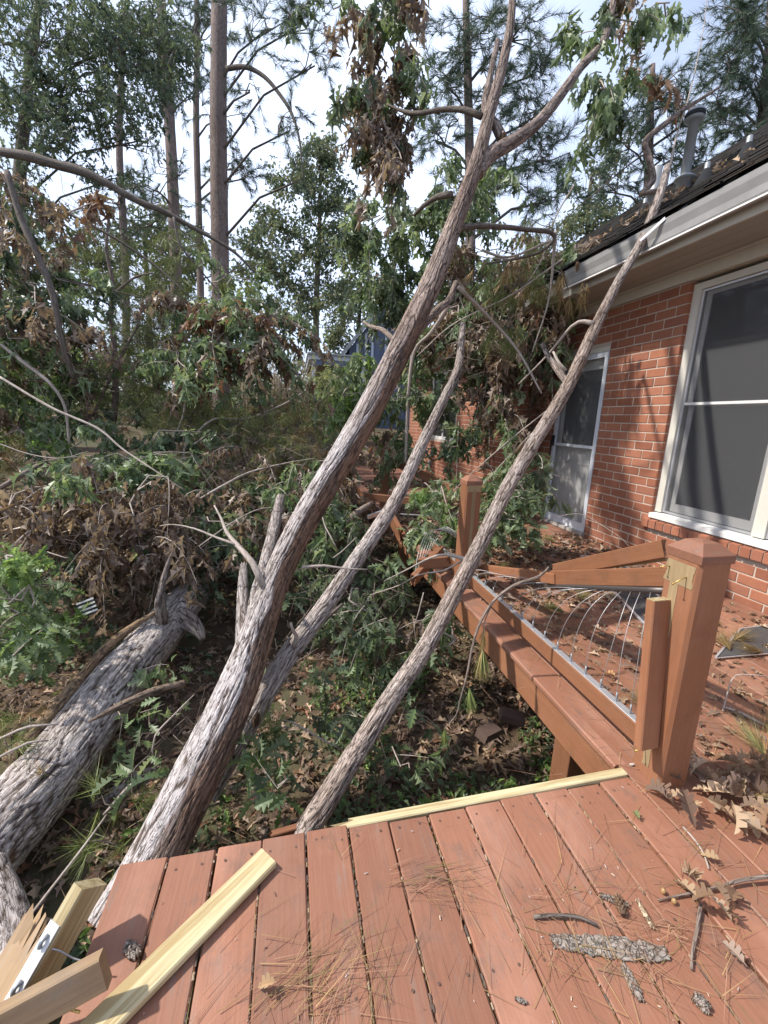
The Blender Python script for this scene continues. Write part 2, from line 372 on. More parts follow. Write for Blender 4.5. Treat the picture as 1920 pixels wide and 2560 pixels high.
def wood_mat(name, c0, c1, c2, wear=.0, wearcol=(.3, .27, .24), rough=.62, grain=1.0, gmix=.45, gr=(.35, .7)):
    """stained sawn wood; long grain follows each board's own length"""
    m, t, p = newmat(name)
    oi = N_(t, 'ShaderNodeObjectInfo'); a = N_(t, 'ShaderNodeAttribute', attribute_name='bark')
    ad = N_(t, 'ShaderNodeVectorMath', operation='ADD'); cmb = N_(t, 'ShaderNodeCombineXYZ')
    mu = N_(t, 'ShaderNodeMath', operation='MULTIPLY'); mu.inputs[1].default_value = 37.0
    t.links.new(oi.outputs['Random'], mu.inputs[0]); t.links.new(mu.outputs[0], cmb.inputs['Z']); t.links.new(mu.outputs[0], cmb.inputs['X'])
    t.links.new(a.outputs['Vector'], ad.inputs[0]); t.links.new(cmb.outputs[0], ad.inputs[1])
    mp = N_(t, 'ShaderNodeMapping'); mp.inputs['Scale'].default_value = (1, 1, .035); t.links.new(ad.outputs[0], mp.inputs['Vector'])
    g = noise(t, mp.outputs[0], 120*grain, 5, .65); big = noise(t, ad.outputs[0], 3.2, 4, .6); sm = noise(t, ad.outputs[0], 22, 5, .7)
    mp2 = N_(t, 'ShaderNodeMapping'); mp2.inputs['Scale'].default_value = (1, 1, .12); t.links.new(ad.outputs[0], mp2.inputs['Vector'])
    st = noise(t, mp2.outputs[0], 30, 6, .75)
    base = mixrgb(t, big, c0, c1)
    r1 = ramp(t, [(gr[0], (0, 0, 0)), (gr[1], (1, 1, 1))]); t.links.new(g, r1.inputs[0])
    base = mixrgb(t, mixrgb(t, gmix, (0, 0, 0), r1.outputs[0]), base, c2)
    rr = ramp(t, [(.50, (0, 0, 0)), (.66, (1, 1, 1))]); t.links.new(st, rr.inputs[0])
    r3 = ramp(t, [(.45, (0, 0, 0)), (.65, (1, 1, 1))]); t.links.new(big, r3.inputs[0])
    wf = mixrgb(t, 1.0, rr.outputs[0], r3.outputs[0], 'MULTIPLY')
    base = mixrgb(t, mixrgb(t, wear, (0, 0, 0), wf), base, wearcol)
    sc1 = noise(t, ad.outputs[0], 6.5, 9, .72); rs = ramp(t, [(.53, (0, 0, 0)), (.66, (1, 1, 1))]); t.links.new(sc1, rs.inputs[0]); base = mixrgb(t, mixrgb(t, wear*.55, (0, 0, 0), rs.outputs[0]), base, tuple(x*.55 for x in wearcol))
    mp3 = N_(t, 'ShaderNodeMapping'); mp3.inputs['Scale'].default_value = (1, 1, .4); mp3.inputs['Location'].default_value = (3, 7, 1); t.links.new(ad.outputs[0], mp3.inputs['Vector']); fd = noise(t, mp3.outputs[0], 2.6, 7, .65); rf_ = ramp(t, [(.50, (0, 0, 0)), (.66, (1, 1, 1))]); t.links.new(fd, rf_.inputs[0]); base = mixrgb(t, mixrgb(t, wear*.40, (0, 0, 0), rf_.outputs[0]), base, tuple(min(1, x*1.35+.05) for x in c1))
    hv = N_(t, 'ShaderNodeHueSaturation'); mr = N_(t, 'ShaderNodeMapRange'); mr.inputs[3].default_value = .80; mr.inputs[4].default_value = 1.16
    t.links.new(oi.outputs['Random'], mr.inputs[0]); t.links.new(mr.outputs[0], hv.inputs['Value']); t.links.new(base, hv.inputs['Color'])
    t.links.new(hv.outputs[0], p.inputs['Base Color'])
    r2 = ramp(t, [(.3, (rough-.14,)*3), (.75, (rough+.2,)*3)]); t.links.new(sm, r2.inputs[0]); t.links.new(r2.outputs[0], p.inputs['Roughness'])
    mxh = mixrgb(t, .35, g, sm); bump(t, p, mxh, .35, .004); p.inputs['Specular IOR Level'].default_value = .3
    return m
MDECK = wood_mat('deck_stain', (.236, .103, .062), (.292, .138, .086), (.155, .067, .041), wear=1.0, wearcol=(.20, .148, .122), rough=.55)
MRAIL = wood_mat('rail_stain', (.238, .103, .052), (.288, .130, .067), (.165, .068, .035), wear=.55, wearcol=(.19, .11, .075), rough=.5)
MPALE = wood_mat('bare_pine', (.46, .385, .22), (.53, .455, .28), (.31, .225, .105), wear=.35, wearcol=(.34, .29, .20), rough=.75, grain=.45, gmix=.9, gr=(.42, .58))
MGREYW = wood_mat('weathered_pine', (.30, .20, .115), (.38, .26, .15), (.19, .12, .07), wear=.6, wearcol=(.30, .26, .22), rough=.75, grain=.3, gmix=.7)
MSCAR = wood_mat('scarred_pine', (.28, .205, .11), (.36, .27, .15), (.16, .10, .055), rough=.8, grain=.6, gmix=.6)
MDARKW = wood_mat('dark_joist', (.16, .085, .05), (.2, .11, .06), (.1, .05, .03))  # darker brown wood of the joists and the lower ledger

def bark_mat(name, bstr=.8, scale=1., usecol=True, c=((.30, .25, .21), (.17, .13, .105)), zs=.17, lay=7.):
    """bark of overlapping flakes: a stretched noise cut into layers, each layer edge a step with a dark seam"""
    m, t, p = newmat(name); v = coords(t, (1, 1, zs))
    ln = N_(t, 'ShaderNodeTexNoise', Scale=34*scale, Detail=5, Roughness=.6, Distortion=.5); t.links.new(v, ln.inputs['Vector'])
    mu = N_(t, 'ShaderNodeMath', operation='MULTIPLY'); mu.inputs[1].default_value = lay; t.links.new(ln.outputs['Fac'], mu.inputs[0])
    fr = N_(t, 'ShaderNodeMath', operation='FRACT'); t.links.new(mu.outputs[0], fr.inputs[0])
    fl = N_(t, 'ShaderNodeMath', operation='FLOOR'); t.links.new(mu.outputs[0], fl.inputs[0])
    seam = ramp(t, [(.0, (0, 0, 0)), (.16, (1, 1, 1))]); t.links.new(fr.outputs[0], seam.inputs[0])
    n1 = noise(t, v, 110*scale, 6, .7); n2 = noise(t, v, 12*scale, 4, .6); n4 = noise(t, coords(t, (1, 1, .5)), 5*scale, 3, .5)
    vo = N_(t, 'ShaderNodeTexVoronoi', feature='DISTANCE_TO_EDGE', Scale=52*scale); wn = N_(t, 'ShaderNodeTexNoise', Scale=22*scale, Detail=3); t.links.new(v, wn.inputs['Vector'])
    ad = N_(t, 'ShaderNodeVectorMath', operation='MULTIPLY_ADD'); ad.inputs[1].default_value = (.05, .05, .05); t.links.new(wn.outputs['Color'], ad.inputs[0]); t.links.new(v, ad.inputs[2]); t.links.new(ad.outputs[0], vo.inputs['Vector'])
    rv = ramp(t, [(.0, (0, 0, 0)), (.09, (1, 1, 1))]); t.links.new(vo.outputs['Distance'], rv.inputs[0])
    r4 = ramp(t, [(.38, (.15, .15, .15)), (.60, (.8, .8, .8))]); t.links.new(n4, r4.inputs[0]); both = mixrgb(t, r4.outputs[0], seam.outputs[0], rv.outputs[0], 'MULTIPLY')
    r5 = ramp(t, [(.44, (1, 1, 1)), (.60, (.65, .65, .65))]); t.links.new(n4, r5.inputs[0]); both = mixrgb(t, r5.outputs[0], (1, 1, 1), both)
    if usecol:
        ca = N_(t, 'ShaderNodeAttribute', attribute_name='Col'); base = ca.outputs['Color']
    else: base = mixrgb(t, n2, c[0], c[1])
    base = mixrgb(t, .55, base, mixrgb(t, n1, (.62, .6, .6), (1.35, 1.35, 1.35)), 'MULTIPLY')
    base = mixrgb(t, .30, base, mixrgb(t, n2, (.4, .36, .34), (1.5, 1.5, 1.52)), 'MULTIPLY')
    base = mixrgb(t, both, mixrgb(t, 1., base, (.26, .21, .18), 'MULTIPLY'), base)  # seams darkened in colour: brown inner bark plus a painted thin shadow
    lr = ramp(t, [(.60, (0, 0, 0)), (.70, (1, 1, 1))]); t.links.new(noise(t, coords(t, (1, 1, .6)), 9*scale, 6, .75), lr.inputs[0]); base = mixrgb(t, mixrgb(t, .38, (0, 0, 0), lr.outputs[0]), base, (.40, .42, .36))
    t.links.new(base, p.inputs['Base Color']); p.inputs['Roughness'].default_value = .85; p.inputs['Specular IOR Level'].default_value = .2
    hs = N_(t, 'ShaderNodeMath', operation='MULTIPLY_ADD'); hs.inputs[1].default_value = .5; t.links.new(fl.outputs[0], hs.inputs[0]); t.links.new(both, hs.inputs[2])
    h2 = N_(t, 'ShaderNodeMath', operation='MULTIPLY_ADD'); h2.inputs[1].default_value = .35; t.links.new(n1, h2.inputs[0]); t.links.new(hs.outputs[0], h2.inputs[2])
    bump(t, p, h2.outputs[0], bstr, .010)
    return m
MBARK = bark_mat('oak_bark', 1.0)
MLIMB = bark_mat('limb_bark', .7, .7, False, ((.30, .24, .20), (.19, .145, .12)))
MTWIG = bark_mat('twig_bark', .4, 1.5, False, ((.36, .29, .24), (.50, .45, .40)))
MPINEB = bark_mat('pine_bark', .9, .25, False, ((.24, .18, .155), (.15, .115, .10)), .40)
MDARKB = bark_mat('dark_limb_bark', .7, .8, False, ((.12, .10, .085), (.19, .16, .135)))

def leaf_mat(name, trans=.35, under=1.0, rough=.5, sat=1.0):
    m, t, p = newmat(name); ca = N_(t, 'ShaderNodeAttribute', attribute_name='Col'); base = ca.outputs['Color']
    gm = N_(t, 'ShaderNodeNewGeometry')
    if under > 1: base = mixrgb(t, gm.outputs['Backfacing'], base, mixrgb(t, 1., mixrgb(t, .18, base, (.22, .225, .20)), (under,)*3, 'MULTIPLY'))
    t.links.new(base, p.inputs['Base Color']); p.inputs['Roughness'].default_value = rough; p.inputs['Specular IOR Level'].default_value = .35
    tr = N_(t, 'ShaderNodeBsdfTranslucent'); t.links.new(mixrgb(t, 1., base, (1.15, 1.15, .8), 'MULTIPLY'), tr.inputs['Color'])
    ms = N_(t, 'ShaderNodeMixShader', Fac=trans); t.links.new(p.outputs[0], ms.inputs[1]); t.links.new(tr.outputs[0], ms.inputs[2])
    t.links.new(ms.outputs[0], t.nodes['Material Output'].inputs['Surface']); return m
MLEAF = leaf_mat('oak_leaf', .40, 1.35, .42)
MDEAD = leaf_mat('dry_leaf', .15, 1.2, .7)
MNEED = leaf_mat('pine_needle', .2, 1., .5)
MFAR = leaf_mat('far_leaf', .3, 1.15, .6)

def simple(name, col, rough=.5, metal=0., nscale=0., namt=.2, bumps=0., spec=.5):
    m, t, p = newmat(name); p.inputs['Roughness'].default_value = rough; p.inputs['Metallic'].default_value = metal; p.inputs['Specular IOR Level'].default_value = spec
    if nscale:
        v = coords(t, (1, 1, 1), 'obj'); n = noise(t, v, nscale, 6, .65)
        c = mixrgb(t, n, tuple(x*(1-namt) for x in col), tuple(min(1, x*(1+namt)) for x in col)); t.links.new(c, p.inputs['Base Color'])
        if bumps: bump(t, p, n, bumps, .004)
    else: p.inputs['Base Color'].default_value = (*col, 1)
    return m
MWHITE = simple('white_paint', (.64, .63, .61), .45, 0, 9, .12, .05)
MALU = simple('aluminium', (.72, .73, .76), .35, .75, 14, .15, .05)
MGUT = simple('gutter_metal', (.33, .325, .32), .5, .25, 3.5, .4, .05)
MSOFF = simple('soffit_paint', (.40, .38, .33), .6, 0, 2.2, .22, .05)
MTRIM = simple('trim_paint', (.58, .55, .48), .5, 0, 4, .15, .05)
MGALV = simple('galvanised_pipe', (.27, .285, .30), .5, .4, 6, .25, .05)
MRUB = simple('dark_flashing', (.030, .031, .034), .9, 0, 12, .3, .1, .1)
MWIRE = simple('steel_cable', (.42, .42, .42), .4, .6)
MBLACK = simple('black_plastic', (.02, .02, .022), .4)
MBRASS = simple('brass_screw', (.55, .38, .13), .4, .8)
MMORT = simple('mortar', (.46, .38, .31), .9, 0, 40, .2, .4)
MCONC = simple('old_concrete', (.35, .31, .28), .9, 0, 30, .25, .4)
def glassy(name, col, rough, mixf, fr=True):
    m, t, p = newmat(name); p.inputs['Base Color'].default_value = (*col, 1); p.inputs['Roughness'].default_value = rough; p.inputs['Specular IOR Level'].default_value = .8
    tp = N_(t, 'ShaderNodeBsdfTransparent'); ms = N_(t, 'ShaderNodeMixShader', Fac=mixf)
    t.links.new(tp.outputs[0], ms.inputs[1]); t.links.new(p.outputs[0], ms.inputs[2]); t.links.new(ms.outputs[0], t.nodes['Material Output'].inputs['Surface']); return m
MGLASS = glassy('window_glass', (.022, .024, .027), .03, .80)
MSCREEN = glassy('insect_screen', (.11, .11, .115), .8, .26)
MDOORG = glassy('storm_door_glass', (.20, .205, .21), .06, .18)
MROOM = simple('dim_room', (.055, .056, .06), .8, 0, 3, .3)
MBLIND = simple('pale_blind', (.5, .49, .46), .7)

def brick_mat():
    m, t, p = newmat('red_brick'); v = coords(t, (1, 1, 1), 'obj'); oi = N_(t, 'ShaderNodeObjectInfo'); gi = N_(t, 'ShaderNodeNewGeometry')
    at_ = N_(t, 'ShaderNodeVectorMath', operation='ADD'); cm = N_(t, 'ShaderNodeCombineXYZ'); mu = N_(t, 'ShaderNodeMath', operation='MULTIPLY'); mu.inputs[1].default_value = 91.
    t.links.new(oi.outputs['Random'], mu.inputs[0]); t.links.new(mu.outputs[0], cm.inputs[0]); t.links.new(mu.outputs[0], cm.inputs[1]); t.links.new(v, at_.inputs[0]); t.links.new(cm.outputs[0], at_.inputs[1])
    n1 = noise(t, at_.outputs[0], 14, 5, .65); n2 = noise(t, at_.outputs[0], 70, 5, .7)
    rnd = N_(t, 'ShaderNodeMath', operation='ADD'); t.links.new(oi.outputs['Random'], rnd.inputs[0]); t.links.new(gi.outputs['Random Per Island'], rnd.inputs[1])
    fr = N_(t, 'ShaderNodeMath', operation='FRACT'); t.links.new(rnd.outputs[0], fr.inputs[0])
    rc = ramp(t, [(0, (.250, .098, .060)), (.3, (.310, .125, .075)), (.55, (.345, .142, .084)), (.8, (.265, .110, .072)), (1, (.370, .160, .098))]); t.links.new(fr.outputs[0], rc.inputs[0])
    c = mixrgb(t, .5, rc.outputs[0], mixrgb(t, n1, (.6, .55, .55), (1.35, 1.35, 1.35)), 'MULTIPLY')
    c = mixrgb(t, .4, c, mixrgb(t, n2, (.6, .6, .6), (1.4, 1.4, 1.4)), 'MULTIPLY')
    t.links.new(c, p.inputs['Base Color']); p.inputs['Roughness'].default_value = .85; p.inputs['Specular IOR Level'].default_value = .2
    bump(t, p, mixrgb(t, .5, n1, n2), .55, .006); return m
MBRICK = brick_mat()
def shingle_mat():
    m, t, p = newmat('asphalt_shingle'); ca = N_(t, 'ShaderNodeAttribute', attribute_name='Col'); v = coords(t, (1, 1, 1), 'obj')
    n = noise(t, v, 60, 5, .7); n2 = noise(t, v, 1.6, 4, .6)
    c = mixrgb(t, .6, ca.outputs['Color'], mixrgb(t, n, (.5, .5, .5), (1.5, 1.5, 1.5)), 'MULTIPLY')
    r = ramp(t, [(.52, (0, 0, 0)), (.66, (1, 1, 1))]); t.links.new(n2, r.inputs[0]); c = mixrgb(t, mixrgb(t, .55, (0, 0, 0), r.outputs[0]), c, (.12, .085, .05))
    t.links.new(c, p.inputs['Base Color']); p.inputs['Roughness'].default_value = .9; bump(t, p, n, .5, .004); return m
MSHIN = shingle_mat()
def ground_mat():
    m, t, p = newmat('forest_floor'); v = coords(t, (1, 1, 1), 'obj'); n1 = noise(t, v, 1.3, 6, .65); n2 = noise(t, v, 16, 6, .7); n3 = noise(t, v, 60, 4, .7)
    c = mixrgb(t, n2, (.055, .036, .022), (.135, .085, .05)); r = ramp(t, [(.48, (0, 0, 0)), (.62, (1, 1, 1))]); t.links.new(n1, r.inputs[0])
    c = mixrgb(t, mixrgb(t, .6, (0, 0, 0), r.outputs[0]), c, mixrgb(t, n3, (.03, .05, .018), (.07, .10, .035)))
    t.links.new(c, p.inputs['Base Color']); p.inputs['Roughness'].default_value = .95; bump(t, p, mixrgb(t, .5, n2, n3), .8, .03); return m
MGROUND = ground_mat()
MBLUE = simple('blue_siding', (.12, .145, .225), .6, 0, 4, .15)
MLBLUE = simple('pale_blue_trim', (.55, .60, .68), .5, 0, 4, .1)
MGROOF = simple('grey_metal_roof', (.33, .34, .34), .5, 0, 3, .2)
MTAN = simple('tan_ceiling', (.30, .26, .20), .7, 0, 3, .2)

# ------------------------------------------------------------------ the ground
def gz(x, y):
    x = np.asarray(x, float); y = np.asarray(y, float)
    rise = 2.0*sstep(3.6, 12.5, y)*(1-.72*sstep(.2, 2.6, x)*(1-sstep(12, 16, y)))
    p = np.stack([x.ravel()*.7, y.ravel()*.7, 0*x.ravel()], 1)
    return -1.0+rise+.5*sstep(13, 40, y)+(.18*(fbm(p, 3)-.5)).reshape(x.shape)
def graded(a, b, n, c, k):
    t = np.linspace(-1, 1, n); s = np.sign(t)*np.abs(t)**k; return np.where(s < 0, c+s*(c-a), c+s*(b-c))
gx, gy = np.meshgrid(graded(-70, 70, 130, -.5, 2.3), graded(-25, 110, 150, 4, 2.3))
gv = np.stack([gx.ravel(), gy.ravel(), gz(gx, gy).ravel()], 1); nx, ny = 130, 150
gi = (np.arange(ny-1)[:, None]*nx+np.arange(nx-1)[None]).ravel()
g = obj('ground', mesh('ground', gv, [np.stack([gi, gi+1, gi+nx+1, gi+nx], 1)], smooth=True), MGROUND); g['kind'] = 'structure'

# ------------------------------------------------------------------ the deck
PITCHB = .1455
deck = thing('wood_deck', 'red-brown stained plank deck running along the brick house, torn edge in front', 'deck', (1.4, 0, -1))
EDGE = 1.18
x = -.551; k = 0
while x < 3.62:
    near = x < 1.30
    w = .139; y1 = EDGE+rng.normal()*.006 if near else 12.6
    z = rng.normal()*.0012
    lumber('deck_board', (x+.07, -1.6, -.016+z), (x+.07+rng.normal()*.002, y1, -.016+z+rng.normal()*.001), w, .032, (1, 0, 0), MDECK, deck, ch=.004, segs=10 if near else 16, wob=.001, seed=k)
    x += PITCHB; k += 1
lumber('end_board', (1.322+.03, 1.245, -.0165), (1.355, 12.4, -.0165), .062, .033, (1, 0, 0), MDECK, deck, ch=.006, segs=20)
lumber('rim_beam', (1.368, 1.20, -.128), (1.368, 6.35, -.128), .185, .042, (0, 0, 1), MRAIL, deck, ch=.004, segs=16)
lumber('rim_beam', (1.368, 7.05, -.128), (1.37, 12.4, -.128), .185, .042, (0, 0, 1), MRAIL, deck, ch=.004, split0=.12, segs=16)
lumber('torn_ledger', (.27, 1.196, -.045), (1.33, 1.203, -.030), .09, .036, (0, 0, 1), MPALE, deck, ch=.004, split0=.25, seed=3)
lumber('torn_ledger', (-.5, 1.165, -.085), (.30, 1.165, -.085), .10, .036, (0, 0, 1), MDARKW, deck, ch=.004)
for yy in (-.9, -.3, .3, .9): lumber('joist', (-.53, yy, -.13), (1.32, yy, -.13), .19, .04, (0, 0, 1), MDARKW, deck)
for yy in np.arange(1.6, 12.5, .6): lumber('joist', (1.395, yy, -.13), (3.66, yy, -.13), .18, .04, (0, 0, 1), MDARKW, deck)
for (px_, py_) in ((1.43, 1.62), (1.45, 5.2), (1.45, 8.6), (1.2, .2), (-.35, .2)):
    lumber('support_post', (px_, py_, -1.4), (px_, py_, -.222), .13, .13, (1, 0, 0), MRAIL, deck)
# deck screws of the near boards: small sunk heads
mb = MB()
for i in range(13):
    for yy in (.30, .72, 1.14):
        for dx in (.028, .108):
            c = np.array((-.551+i*PITCHB+dx+rng.normal()*.004, yy+rng.normal()*.006, .0012)); a_ = np.arange(6)*math.pi/3
            mb.add([(c[0]+.0042*math.cos(q), c[1]+.0042*math.sin(q), c[2]) for q in a_], [[(0, 1, 2, 3, 4, 5)]])
obj('screw_heads', mb.me('screw_heads', usecol=False), simple('screw_rust', (.09, .05, .035), .7), deck, kind='stuff')

# ------------------------------------------------------------------ railing: posts, bottom rails, cables
def post_me(name, c, z0, z1, w, chm=.012, taper=.045, capz=.06):
    """square post with chamfered corners and a faceted top"""
    h_ = w/2; k = chm
    def ring(s, z): 
        a, b = h_*s, (h_-k)*s
        return [(c[0]+q[0], c[1]+q[1], z) for q in ((-b, -a), (b, -a), (a, -b), (a, b), (b, a), (-b, a), (-a, b), (-a, -b))]
    V = ring(1, z0)+ring(1, z1); F = [(j, (j+1) % 8, 8+(j+1) % 8, 8+j) for j in range(8)]
    return V, F
def rail_post(parent, c, z0, z1, w, lean=(0, 0), bare=True, seed=0):
    def place(V):
        V = np.array(V, float); V[:, 0] += lean[0]*(V[:, 2]-z0); V[:, 1] += lean[1]*(V[:, 2]-z0); return V
    V, F = post_me('p', c, z0, z1, w); V = place(V); vec = (V-np.array((c[0], c[1], z0)))
    p = obj('post', mesh('post', V, [F], vec=vec), MRAIL, parent)
    def rg(s, z): 
        a = w/2*s; return [(c[0]-a, c[1]-a, z), (c[0]+a, c[1]-a, z), (c[0]+a, c[1]+a, z), (c[0]-a, c[1]+a, z)]
    CV = place(rg(1.03, z1)+rg(1.03, z1+.030)+rg(.50, z1+.066)+rg(.16, z1+.074)); CF = []
    for r_ in range(3): CF += [(r_*4+j, r_*4+(j+1) % 4, r_*4+4+(j+1) % 4, r_*4+4+j) for j in range(4)]
    CF += [(12, 13, 14, 15), (3, 2, 1, 0)]
    obj('cap', mesh('cap', CV, [CF], vec=(CV-CV.mean(0))[:, [2, 1, 0]]), MDECK, p)
    return p, place
rail = thing('deck_railing', 'three stained deck railing posts with low bottom rails and slack steel cables', 'railing', (1.47, 1.2, 0))
pA, plA = rail_post(rail, (1.475, 1.178), -.02, .945, .142, (-.022, 0.0))
pB, plB = rail_post(rail, (1.47, 3.25), -.02, .90, .14, (.0, .0))
pC, plC = rail_post(rail, (1.47, 6.62), -.02, .90, .14, (.0, .0))
# bare wood scars where rail brackets tore off
def scar(parent, x_, y0, y1, z0, z1, place=None, nrm=0, seed=0):
    r = np.random.default_rng(seed); n = 9; V = []
    for i in range(n):
        t_ = i/(n-1); zz = z0+(z1-z0)*t_; e = (r.random(2)-.5)*(y1-y0)*.10
        V += [(x_, y0+e[0], zz), (x_, y1+e[1], zz)] if nrm == 0 else [(y0+e[0], x_, zz), (y1+e[1], x_, zz)]
    V = np.array(V, float)
    if place: V = place(V)
    F = [(2*i, 2*i+1, 2*i+3, 2*i+2) for i in range(n-1)]
    o = obj('bare_patch', mesh('bare_patch', V, [F], vec=(V-V.mean(0))), MSCAR, parent); return o
scar(pA, 1.4025, 1.125, 1.238, .845, .930, plA, 0, 1); scar(pA, 1.4027, 1.178, 1.212, .55, .86, plA, 0, 2); scar(pA, 1.4025, 1.165, 1.195, .05, .14, plA, 0, 5)
scar(pB, 3.1785, 1.412, 1.528, .84, .895, plB, 1, 3); scar(pB, 3.1783, 1.455, 1.485, .25, .85, plB, 1, 4)
def nail(parent, p0, p1, r=.0022, name='bent_nail'):
    V, P, vec, _ = tube(np.array([p0, (np.array(p0)+p1)/2+np.array((0, 0, .004)), p1]), [r]*3, 6)
    m_ = MB(); m_.add(V, P)
    V2, P2, _, _ = tube(np.array([p1, np.array(p1)+unit(np.array(p1)-p0)*.003]), [r*2.2]*2, 8); m_.add(V2, P2)
    obj(name, m_.me(name, True, False), MBRASS, parent)
nail(pA, (1.385, 1.223, .90), (1.352, 1.232, .895)); nail(pA, (1.385, 1.15, .885), (1.338, 1.158, .858)); nail(pA, (1.40, 1.19, .115), (1.352, 1.19, .118))
lumber('cleat', (1.352, 1.150, .175), (1.350, 1.212, .772), .088, .038, (1, .04, 0), MRAIL, rail, ch=.004)
V = lumber_me('cleat_end', (1.350, 1.2122, .7725), (1.350, 1.2124, .7745), .084, .034, (1, .04, 0), ch=.002); obj('cleat_end', V, MPALE, rail)
def strip(p0, p1, name, parent, w=.036, mat=None):
    return lumber(name, p0, p1, w, .004, (1, 0, 0), mat or MALU, parent, ch=.0008)
br1 = lumber('bottom_rail', (1.452, 1.252, .113), (1.452, 3.178, .113), .092, .040, (0, 0, 1), MRAIL, rail, ch=.004, segs=10)
strip((1.452, 1.258, .1615), (1.452, 3.176, .1615), 'aluminium_strip', br1)
br2 = lumber('bottom_rail', (1.452, 3.322, .113), (1.452, 4.62, .118), .092, .040, (0, 0, 1), MRAIL, rail, ch=.004, split1=.1)
strip((1.452, 3.325, .1615), (1.452, 4.60, .166), 'aluminium_strip', br2)
# dropped top rail of the first bay: one end against the big post, the other down by the second post
tN, tM, tF = np.array((1.64, 1.43, .765)), np.array((1.66, 2.27, .43)), np.array((1.64, 3.26, .135))
tr1 = thing('fallen_top_rail', 'dropped red-brown top rail sagging from the big post with cables still attached', 'railing', tM)
tA = lumber('rail_board', tN, tM, .09, .042, (0, 0, 1), MRAIL, tr1, ch=.004); lumber('rail_board', tM+np.array((-.01, -.05, .01)), tF, .07, .045, (0, 0, 1), MRAIL, tr1, ch=.004)
V, P, vec, _ = tube([tN+np.array((-.008, 0, -.066)), tM+np.array((-.008, .02, -.062))], [.017, .017], 12, .1); obj('cable_channel', mesh('cable_channel', V, P, vec=vec, smooth=True), simple('dark_steel', (.10, .085, .08), .45, .5), tr1)
spl = thing('split_rail_board', 'split red-brown rail board rising from the sagging rail to the big post', 'board', onx(1320, 1210, 1.68))
lumber('split_piece', onx(1438, 1185, 1.66), onx(1203, 1231, 1.72), .085, .03, (0, .2, 1), MRAIL, spl, ch=.004, split1=.10, seed=8)
lumber('split_piece', onx(1440, 1200, 1.70), onx(1290, 1222, 1.735), .05, .016, (0, .2, 1), MPALE, spl, ch=.002, split1=.16, seed=9)
wire_n = 15
for i in range(wire_n):
    t_ = i/(wire_n-1); yb = 1.34+1.75*t_**1.15; b0 = np.array((1.452, yb, .163))
    top = tN+(tM-tN)*(.10+.88*min(1, t_*1.05))+np.array((-.012, 0, -.07))
    if t_ > .7: top = tM+(tF-tM)*((t_-.7)/.3*.6)+np.array((-.02, 0, -.04))
    p1_ = b0+np.array((.01, -.03*t_, (.42-.34*t_)*(.9+.2*rng.random()))); uu = np.linspace(0, 1, 12)[:, None]
    path = (1-uu)**2*b0+2*uu*(1-uu)*p1_+uu**2*top; path[1:-1] += (rng.normal(size=(1, 3))*.012)*np.sin(uu[1:-1]*3.14)
    V, P, vec, _ = tube(path, [.0016]*12, 5); obj('cable', mesh('cable', V, P, smooth=True), MWIRE, rail)
    V, P, vec, _ = tube([b0, b0+np.array((0, 0, .045))], [.0055, .004], 8); obj('cable_fitting', mesh('cable_fitting', V, P, smooth=True), MGALV, rail)
# second bay: rail torn outward, cables sprung into loops
hang = thing('hanging_rail_piece', 'broken rail piece hanging off the deck edge below the sprung cable loops', 'railing', (1.2, 3.7, 0))
hp0, hp1 = A(905, 1248, 3.45), A(985, 1180, 4.1)
lumber('rail_board', A(893, 1252, 3.5), A(952, 1188, 3.95), .10, .05, (.2, 0, 1), MRAIL, hang, ch=.004, split0=.03)
lumber('rail_board', A(905, 1218, 3.6), A(962, 1212, 3.6), .09, .05, (.2, 0, 1), MRAIL, hang, ch=.004, split1=.05)
for i in range(7):
    t_ = i/6; b0 = A(897+t_*34, 1238-t_*50, 3.5+.4*t_); e0 = A(1025-t_*10, 1187-10*t_, 4.05)
    pts = [b0, A(905+t_*42, 1190-t_*30, 3.6+.3*t_), A(925+t_*36, 1150-t_*12, 3.8+.25*t_), A(962+t_*25, 1148+t_*4, 3.95), e0]
    V, P, vec, _ = tube(pts, [.0022]*5, 5, .03); obj('cable', mesh('cable', V, P, smooth=True), MWIRE, hang)
# third bay: collapsed rails by the far post
far = thing('collapsed_far_rail', 'collapsed top rail slanting down beside the farthest railing post', 'railing', (1.9, 6.4, 0))
lumber('rail_board', A(825, 985, 6.9), A(990, 1062, 6.0), .12, .05, (0, 0, 1), MRAIL, far)
flat_ = thing('fallen_flat_rail', 'red rail board with cable stubs lying across the far deck edge', 'railing', A(850, 1080, 5.6))
lumber('rail_board', A(790, 1072, 5.6), A(915, 1085, 5.4), .09, .07, (0, 0, 1), MRAIL, flat_, split0=.05)
for i in range(6):
    c = A(838+i*13, 1070+i*2.2, 5.5); V, P, vec, _ = tube([c, c+np.array((.02, 0, .07)), c+np.array((.05, 0, .075)), c+np.array((.06, 0, .03))], [.003]*4, 5, .02); obj('cable_stub', mesh('cable_stub', V, P, smooth=True), MWIRE, flat_)
o = lumber('aluminium_channel', A(795, 1117, 5.1), A(850, 1098, 5.4), .05, .03, (0, 0, 1), MALU, ch=.002); tag(o, 'bright bent aluminium channel sticking out beyond the far deck edge', 'metal channel')
o = lumber('aluminium_strip', A(865, 1110, 5.3), A(985, 1118, 5.2), .03, .006, (1, 0, 0), MALU, ch=.001); tag(o, 'thin aluminium strip lying flat in leaf litter on the far deck', 'metal strip')
o = lumber('splintered_rim_stub', A(862, 1150, 4.9), A(835, 1100, 5.6), .16, .05, (0, 0, 1), MRAIL, ch=.004, split0=.2, segs=4); tag(o, 'splintered rim beam stub hanging at the gap in the far deck', 'beam')

